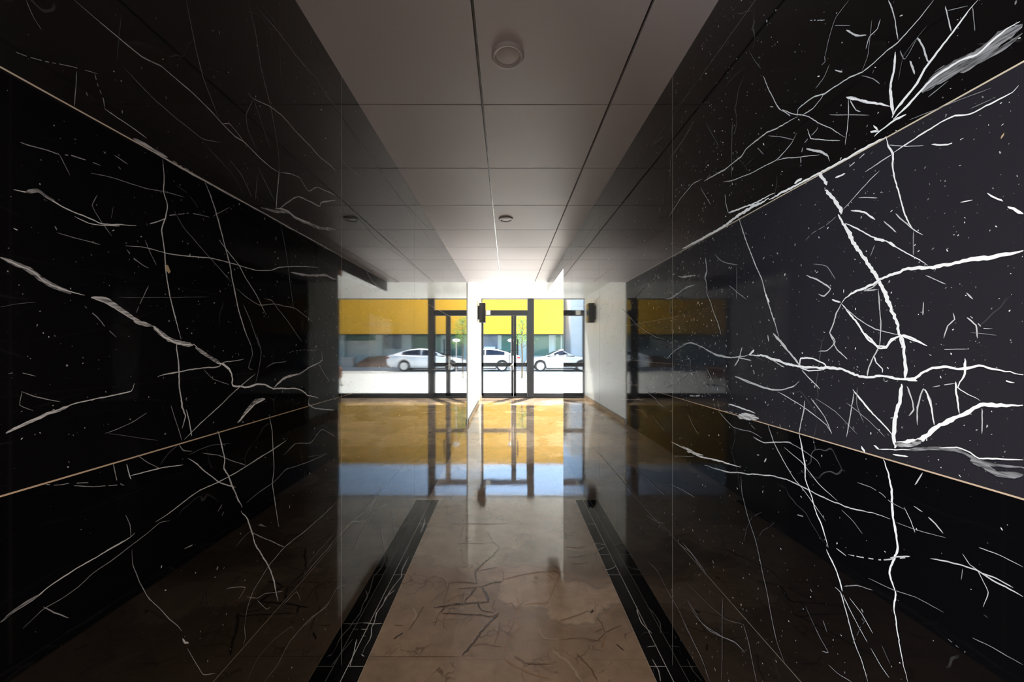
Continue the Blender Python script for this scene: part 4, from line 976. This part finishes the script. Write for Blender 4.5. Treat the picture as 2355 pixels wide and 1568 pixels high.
# planting bed of bare soil, raised, with a pale block at its end
s = MB(); bmx = bmesh.new(); bmesh.ops.create_grid(bmx, x_segments=60, y_segments=14, size=.5)
for v in bmx.verts:
    x = 5.4+(v.co.x+.5)*3.9; y = 25.4+(v.co.y+.5)*3.0
    e = min(1, 8*(.5-abs(v.co.y)))
    v.co = Vector((x, y, GZ+.09+e*(.25+.55*(v.co.y+.5)+.07*noise.noise(Vector((x*1.5, y*1.5, 0)))+.03*noise.noise(Vector((x*6, y*6, 4))))))
s.bm(bmx, M['soil'], True)
tag(s.build('soil_bed'), 'bare brown earth bed behind the parked white car', 'soil', kind='stuff')
s = MB(); s.box(9.45, 10.25, 25.3, 25.9, GZ+.09, GZ+.72, M['stonechip'], .04); s.box(9.40, 10.30, 25.26, 25.94, GZ+.72, GZ+.80, M['kerb'], .02)
tag(s.build('concrete_block'), 'pale concrete block at the end of the brown earth bed', 'block')

# yellow-fronted building across the street
YF = 29.0; YC = 26.0
bld = empty('commercial_building', (5, YF, GZ), 'shop building with deep yellow fascia over blue-grey shop windows', 'building')
b = MB(); b.box(-3.2, 24, YF, YF+6, GZ, 6.4, M['palecol']); b.build('wall', bld)
b = MB(); zb = HC+32*YC/F; zt = HC+5.75
b.box(-2.25, 24, YC, YC+.25, zb, zt, M['yellow'], .02); b.box(-2.25, 24, YC+.25, YF, zb+.02, zb+.2, M['darkline'])
b.build('fascia', bld)
def xm(p, y=YF): return (U0-p)*y/F-2*A     # position seen at column p in the left wall's reflection
def zz(v, y=YF): return HC+(V0-v)*y/F
def pane(x0, x1, z0, z1, mt, name='shop_window'):
    x0, x1 = sorted((x0, x1))
    b = MB(); b.box(x0, x1, YF-.05, YF-.0, z0, z1, mt, .01); o = b.build(name, bld)
    f = MB(); w = .05
    for q in ((x0-w, x0, z0-w, z1+w), (x1, x1+w, z0-w, z1+w), (x0, x1, z0-w, z0), (x0, x1, z1, z1+w)): f.box(q[0], q[1], YF-.09, YF-.0, q[2], q[3], M['palecol'])
    f.build('window_frame', o)
    return o
gz0 = zz(818)
pane(xm(798), xm(867), zz(816), zz(783), M['panel'], 'wall_panel')
pane(xm(798), xm(867), zz(781.5), zz(766), M['teal'])
pane(xm(884), xm(928), zz(801), zz(768), M['blueglass'])
pane(xm(884), xm(928), zz(817), zz(803), M['palecol'], 'stall_riser')
pane(xm(950), xm(1000), gz0, zz(764), M['teal'])
pane(xm(1003), xm(1015), gz0, zz(764), M['teal'])
pane(xm(1030), xm(1066), gz0, zz(764), M['teal'])
pane(-.45, 0.9, gz0, zz(764), M['teal'])
pane(-1.9, -.75, gz0, zz(764), M['blueglass'])
b = MB(); b.box(-1.85, -.95, YF-.07, YF-.05, zz(812), zz(797), M['paleblue']); o = b.build('window_patch', bld); o['label'] = 'pale patch on the shop window'  # pale flat patch laid over the shop pane
for p in (790, 875, 938):
    b = MB(); xx = xm(p); w = .26 if p != 938 else .38; b.box(xx-w, xx+w, YF-.35, YF-.1, GZ+.1, zb+.1, M['palecol'], .02); b.build('column', bld)
# the faint row of marks low on the fascia, each stroke a piece of its own
fas = [o for o in bld.children if o.name.startswith('fascia')][0]
ms = mat('fascia_mark', (.74,.46,.12), .6); r = random.Random(3)
for k in range(16):
    b = MB(); xx = xm(838+k*5.4, YC); z_ = zb+.62+r.uniform(-.02, .02)
    b.box(xx, xx+r.uniform(.05, .12), YC-.010, YC, z_, z_+r.uniform(.08, .16), ms); b.build('letter', fas)
# pale building left of it
b2 = empty('pale_building', (-9, 27, GZ), 'pale blue-grey clad building left of the yellow-fronted one', 'building')
b = MB(); b.box(-26, -3.3, 26.5, 34, GZ, 6.6, M['paleblue']); b.build('wall', b2)
b = MB()
for k in range(8): b.box(-26, -3.3, 26.46, 26.5, GZ+.9+k*.72, GZ+.93+k*.72, M['panel'])
b.build('cladding_joint', b2)
b = MB(); b.box(-26, -3.3, 26.35, 26.5, GZ+.1, GZ+.55, M['panel'], .01); b.build('plinth', b2)

# white parked cars
def make_car(name, x_front, y, dirx, label, L=4.95, group=None):
    """dirx = -1: nose towards -x. Built along +x from the nose, then mirrored by dirx"""
    t = empty(name, (x_front-dirx*L/2, y, GZ+.015), label, 'car', group)
    g0 = GZ+.015; Wd = .92
    def P(x, yy, z): return (x_front-dirx*x, y+yy, g0+z)
    # nose to tail: x, bottom, shoulder(z of the side crease), top centre z, half width
    st = [(0.00,.42,.50,.58,.55),(0.05,.28,.62,.68,.70),(0.25,.22,.68,.77,.84),(0.70,.20,.74,.86,.90),(1.20,.20,.80,.93,.92),(1.60,.20,.86,.98,.92),(2.3,.20,.89,.98,.92),(3.2,.20,.92,1.00,.92),(3.9,.21,.95,1.04,.91),(4.4,.24,.97,1.06,.88),(4.72,.30,.96,1.04,.82),(4.88,.38,.88,.98,.74),(4.95,.46,.72,.80,.64)]
    wx = [(.93, .36), (3.80, .36)]; R = .36
    n = 60; secs = []
    for i in range(n+1):
        x = L*i/n
        for a, b_ in zip(st[:-1], st[1:]):
            if a[0] <= x <= b_[0]+1e-6:
                k = (x-a[0])/(b_[0]-a[0]); v = [a[q]+(b_[q]-a[q])*k for q in range(1, 5)]; break
        bot, sh, top, hw = v; bt = bot
        for cx, rr in wx:
            d = abs(x-cx)
            if d < rr+.03: bt = max(bot, .33+math.sqrt(max(0, (rr+.03)**2-d*d)))
        pr = [(hw*.93, bt), (hw*.985, bt+(sh-bt)*.25), (hw, bt+(sh-bt)*.6), (hw*.985, sh-.01), (hw*.93, sh+(top-sh)*.4), (hw*.6, top-.012), (0, top)]
        secs.append((x, pr))
    b = MB(); vs = []; m = 13
    for x, pr in secs:
        ring = [(-a, z) for a, z in pr]+[(a, z) for a, z in pr[-2::-1]]
        vs += [P(x, a, z) for a, z in ring]
    fs = [(i*m+k, i*m+k+1, (i+1)*m+k+1, (i+1)*m+k) for i in range(n) for k in range(m-1)]
    fs += [(i*m+m-1, i*m, (i+1)*m, (i+1)*m+m-1) for i in range(n)]
    fs += [list(range(m)), list(range(n*m, n*m+m))[::-1]]
    b.mesh(vs, fs, M['carpaint'], True); b.build('body', t)
    # cabin: roof shell with glass sides
    cs = [(1.35,.96,.96,.80,.80),(1.75,.96,1.17,.80,.72),(2.15,.96,1.34,.80,.62),(2.55,.96,1.40,.80,.60),(3.0,.97,1.415,.80,.59),(3.5,.98,1.37,.80,.58),(4.0,1.0,1.25,.78,.60),(4.5,1.03,1.08,.74,.68)]
    b = MB(); vs = []; mm = 7
    for x, z0, z1, w0, w1 in cs:
        for a, z in ((-w0, z0), (-w1-.01, z1-.05), (-w1*.85, z1-.01), (0, z1+.01), (w1*.85, z1-.01), (w1+.01, z1-.05), (w0, z0)): vs.append(P(x, a, z))
    fs = [(i*mm+k, i*mm+k+1, (i+1)*mm+k+1, (i+1)*mm+k) for i in range(len(cs)-1) for k in range(mm-1)]
    b.mesh(vs, fs, M['carpaint'], True); b.build('roof', t)
    dg = M['darkglass']
    for sy in (-1, 1):
        def sidept(x, f):
            for a, c_ in zip(cs[:-1], cs[1:]):
                if a[0] <= x <= c_[0]:
                    k = (x-a[0])/(c_[0]-a[0]); v = [a[q]+(c_[q]-a[q])*k for q in range(1, 5)]; break
            z0, z1, w0, w1 = v; return P(x, sy*(w0+(w1+.01-w0)*f+.012), z0+(z1-.05-z0)*f)
        for xa, xb in ((1.78, 2.72), (2.80, 3.95)):
            b = MB(); N = 10; vs = []
            for i in range(N+1):
                x = xa+(xb-xa)*i/N; vs += [sidept(x, .10), sidept(x, .92)]
            b.mesh(vs, [(2*i, 2*i+1, 2*i+3, 2*i+2) for i in range(N)], dg, True); b.build('side_window', t)
    for nm, xs in (('windscreen', (1.42, 1.75, 2.12)), ('rear_window', (4.45, 4.0, 3.6))):
        b = MB(); vs = []
        for x in xs:
            for a, c_ in zip(cs[:-1], cs[1:]):
                if a[0] <= x <= c_[0]:
                    k = (x-a[0])/(c_[0]-a[0]); v = [a[q]+(c_[q]-a[q])*k for q in range(1, 5)]; break
            for q in (-.9, -.45, 0, .45, .9): vs.append(P(x, q*v[3], v[1]+.022-(.02 if abs(q) > .8 else 0)))
        b.mesh(vs, [(i*5+k, i*5+k+1, (i+1)*5+k+1, (i+1)*5+k) for i in range(2) for k in range(4)], dg, True); b.build(nm, t)
    for cx, rr in wx:
        b = MB(); b.box(P(cx-.38, 0, 0)[0], P(cx+.38, 0, 0)[0], y-.70, y+.70, g0+.30, g0+.74, M['cartrim']); b.build('wheel_arch', t)
        for sy in (-1, 1):
            c0 = P(cx, sy*.78, .33); b = MB()
            b.lathe([(.20, -.11), (.31, -.11), (.33, -.08), (.33, .08), (.31, .11), (.235, .115), (.225, .06)], c0, (0, sy, 0), M['tyre'], 32); wb = b.build('wheel', t)
            b = MB(); b.lathe([(.232, .105), (.222, .112), (.212, .09), (.20, .05)], c0, (0, sy, 0), M['rim'], 32)
            b.lathe([(.055, .06), (.05, .105), (.0001, .11)], c0, (0, sy, 0), M['rim'], 16)
            for k in range(5):
                a = 2*PI*k/5+.3
                for s_ in (-.12, .12):
                    b.tube([(c0[0]+.03*math.cos(a), c0[1]+sy*.095, c0[2]+.03*math.sin(a)), (c0[0]+.215*math.cos(a+s_), c0[1]+sy*.095, c0[2]+.215*math.sin(a+s_))], .016, M['rim'], 6)
            b.lathe([(.20, .03), (.0001, .03)], c0, (0, sy, 0), M['cartrim'], 24)
            b.build('rim', wb)
    for sy in (-1, 1):
        b = MB(); p = P(.28, sy*.72, .62); b.box(p[0]-.16, p[0]+.16, p[1]-.10, p[1]+.10, p[2], p[2]+.11, M['chrome'], .03); b.build('headlamp', t)
        b = MB(); p = P(4.78, sy*.70, .84); b.box(p[0]-.13, p[0]+.13, p[1]-.11, p[1]+.11, p[2]-.05, p[2]+.06, M['tail'], .03); b.build('tail_lamp', t)
        b = MB(); p = P(1.95, sy*.96, .98); b.box(p[0]-.08, p[0]+.08, p[1]-.08, p[1]+.08, p[2]-.05, p[2]+.07, M['carpaint'], .03); b.build('wing_mirror', t)
        for dx in (2.62, 3.55):
            b = MB(); p = P(dx, sy*.925, .80); b.box(p[0]-.09, p[0]+.09, p[1]-.02, p[1]+.02, p[2]-.012, p[2]+.012, M['chrome'], .006); b.build('door_handle', t)
    b = MB(); b.box(P(1.33, 0, 0)[0], P(3.42, 0, 0)[0], y-.90, y+.90, g0+.15, g0+.215, M['cartrim'], .01); b.build('sill', t)
    b = MB(); p = P(.02, 0, .42); b.box(p[0]-.04, p[0]+.04, y-.45, y+.45, p[2]-.1, p[2]+.12, M['cartrim'], .02); b.build('grille', t)
    return t
make_car('car', 1.12, 22.9, -1, 'white fastback car at the kerb in front of the brown earth bed')
make_car('car', -4.1, 22.9, -1, 'white fastback car parked further left, seen through the left door leaf')

# young tree on the pavement edge
t = empty('street_tree', (.72, 17.3, GZ), 'slender young tree with sparse green leaves outside the narrow door leaf', 'tree')
b = MB(); r = random.Random(5)
b.tube([(.72, 17.3, GZ), (.74, 17.3, .8), (.71, 17.28, 1.5), (.74, 17.3, 2.2), (.73, 17.3, 2.7)], [.045, .04, .032, .022, .01], M['bark'], 8); tips = []
for k in range(13):
    z = 1.35+k*.1; a = k*2.4; l_ = .42-.012*k
    p1 = Vector((.73, 17.3, z)); p2 = p1+Vector((math.cos(a)*l_*.5, math.sin(a)*l_*.5, .16)); p3 = p1+Vector((math.cos(a)*l_, math.sin(a)*l_, .2+.1*r.random()))
    b.tube([p1, p2, p3], [.014, .009, .004], M['bark'], 5); tips += [p2, p3, (p2+p3)/2]
b.build('trunk', t)
b = MB()
for p in tips+[Vector((.73, 17.3, 2.75))]:
    for q in range(26):
        c = p+Vector((r.gauss(0, .10), r.gauss(0, .10), r.gauss(0, .09)))
        d = Vector((r.gauss(0,1), r.gauss(0,1), r.gauss(0,1))).normalized(); e = d.cross(Vector((r.gauss(0,1), r.gauss(0,1), r.gauss(0,1)))).normalized()
        b.face([c, c+d*.035+e*.018, c+d*.07, c+d*.035-e*.018], M['leaf'])
o = b.build('foliage', t, normals=False); o['kind'] = 'stuff'

# white path light just outside the door
t = empty('path_light', (.13, 10.85, GZ), 'white pole light with a flat oval head just outside the doors', 'lamp')
b = MB(); b.tube([(.13, 10.85, GZ), (.13, 10.85, Zp(786, 10.85))], .011, M['trimw'], 12); b.lathe([(.07, 0), (.07, .012), (.02, .02)], (.13, 10.85, GZ), (0,0,1), M['trimw'], 20); b.build('pole', t)
b = MB(); b.lathe([(.01, -.045), (.085, -.03), (.115, 0), (.10, .035), (.05, .05), (.0001, .055)], (.13, 10.85, Zp(783, 10.85)), (0,0,1), M['trimw'], 32); b.build('lamp_head', t)

# brown chair outside, right
cx, cy = 5.5, 14.2; t = empty('armchair', (cx, cy, GZ), 'tan leather tub chair standing outside the far end of the glazing', 'chair')
b = MB(); b.box(cx-.26, cx+.26, cy-.26, cy+.26, GZ+.28, GZ+.42, M['leather'], .04); b.build('seat', t)
b = MB(); N = 16; vs = []
for i in range(N+1):
    a = PI*i/N; 
    for rr, z in ((.36, .24), (.36, .72), (.30, .74), (.28, .30)): vs.append((cx+rr*math.cos(a), cy+rr*math.sin(a)*1.0, GZ+z+.04-(.12*abs(math.cos(a)) if z > .5 else 0)))
fs = [(i*4+k, i*4+(k+1) % 4, (i+1)*4+(k+1) % 4, (i+1)*4+k) for i in range(N) for k in range(4)]+[(0,1,2,3), (N*4+3, N*4+2, N*4+1, N*4)]
b.mesh(vs, fs, M['leather'], True); b.build('backrest', t)
for sx in (-1, 1):
    for sy in (-1, 1):
        b = MB(); b.tube([(cx+sx*.24, cy+sy*.24, GZ), (cx+sx*.20, cy+sy*.20, GZ+.30)], [.014, .02], M['darkwood'], 10); b.build('leg', t)
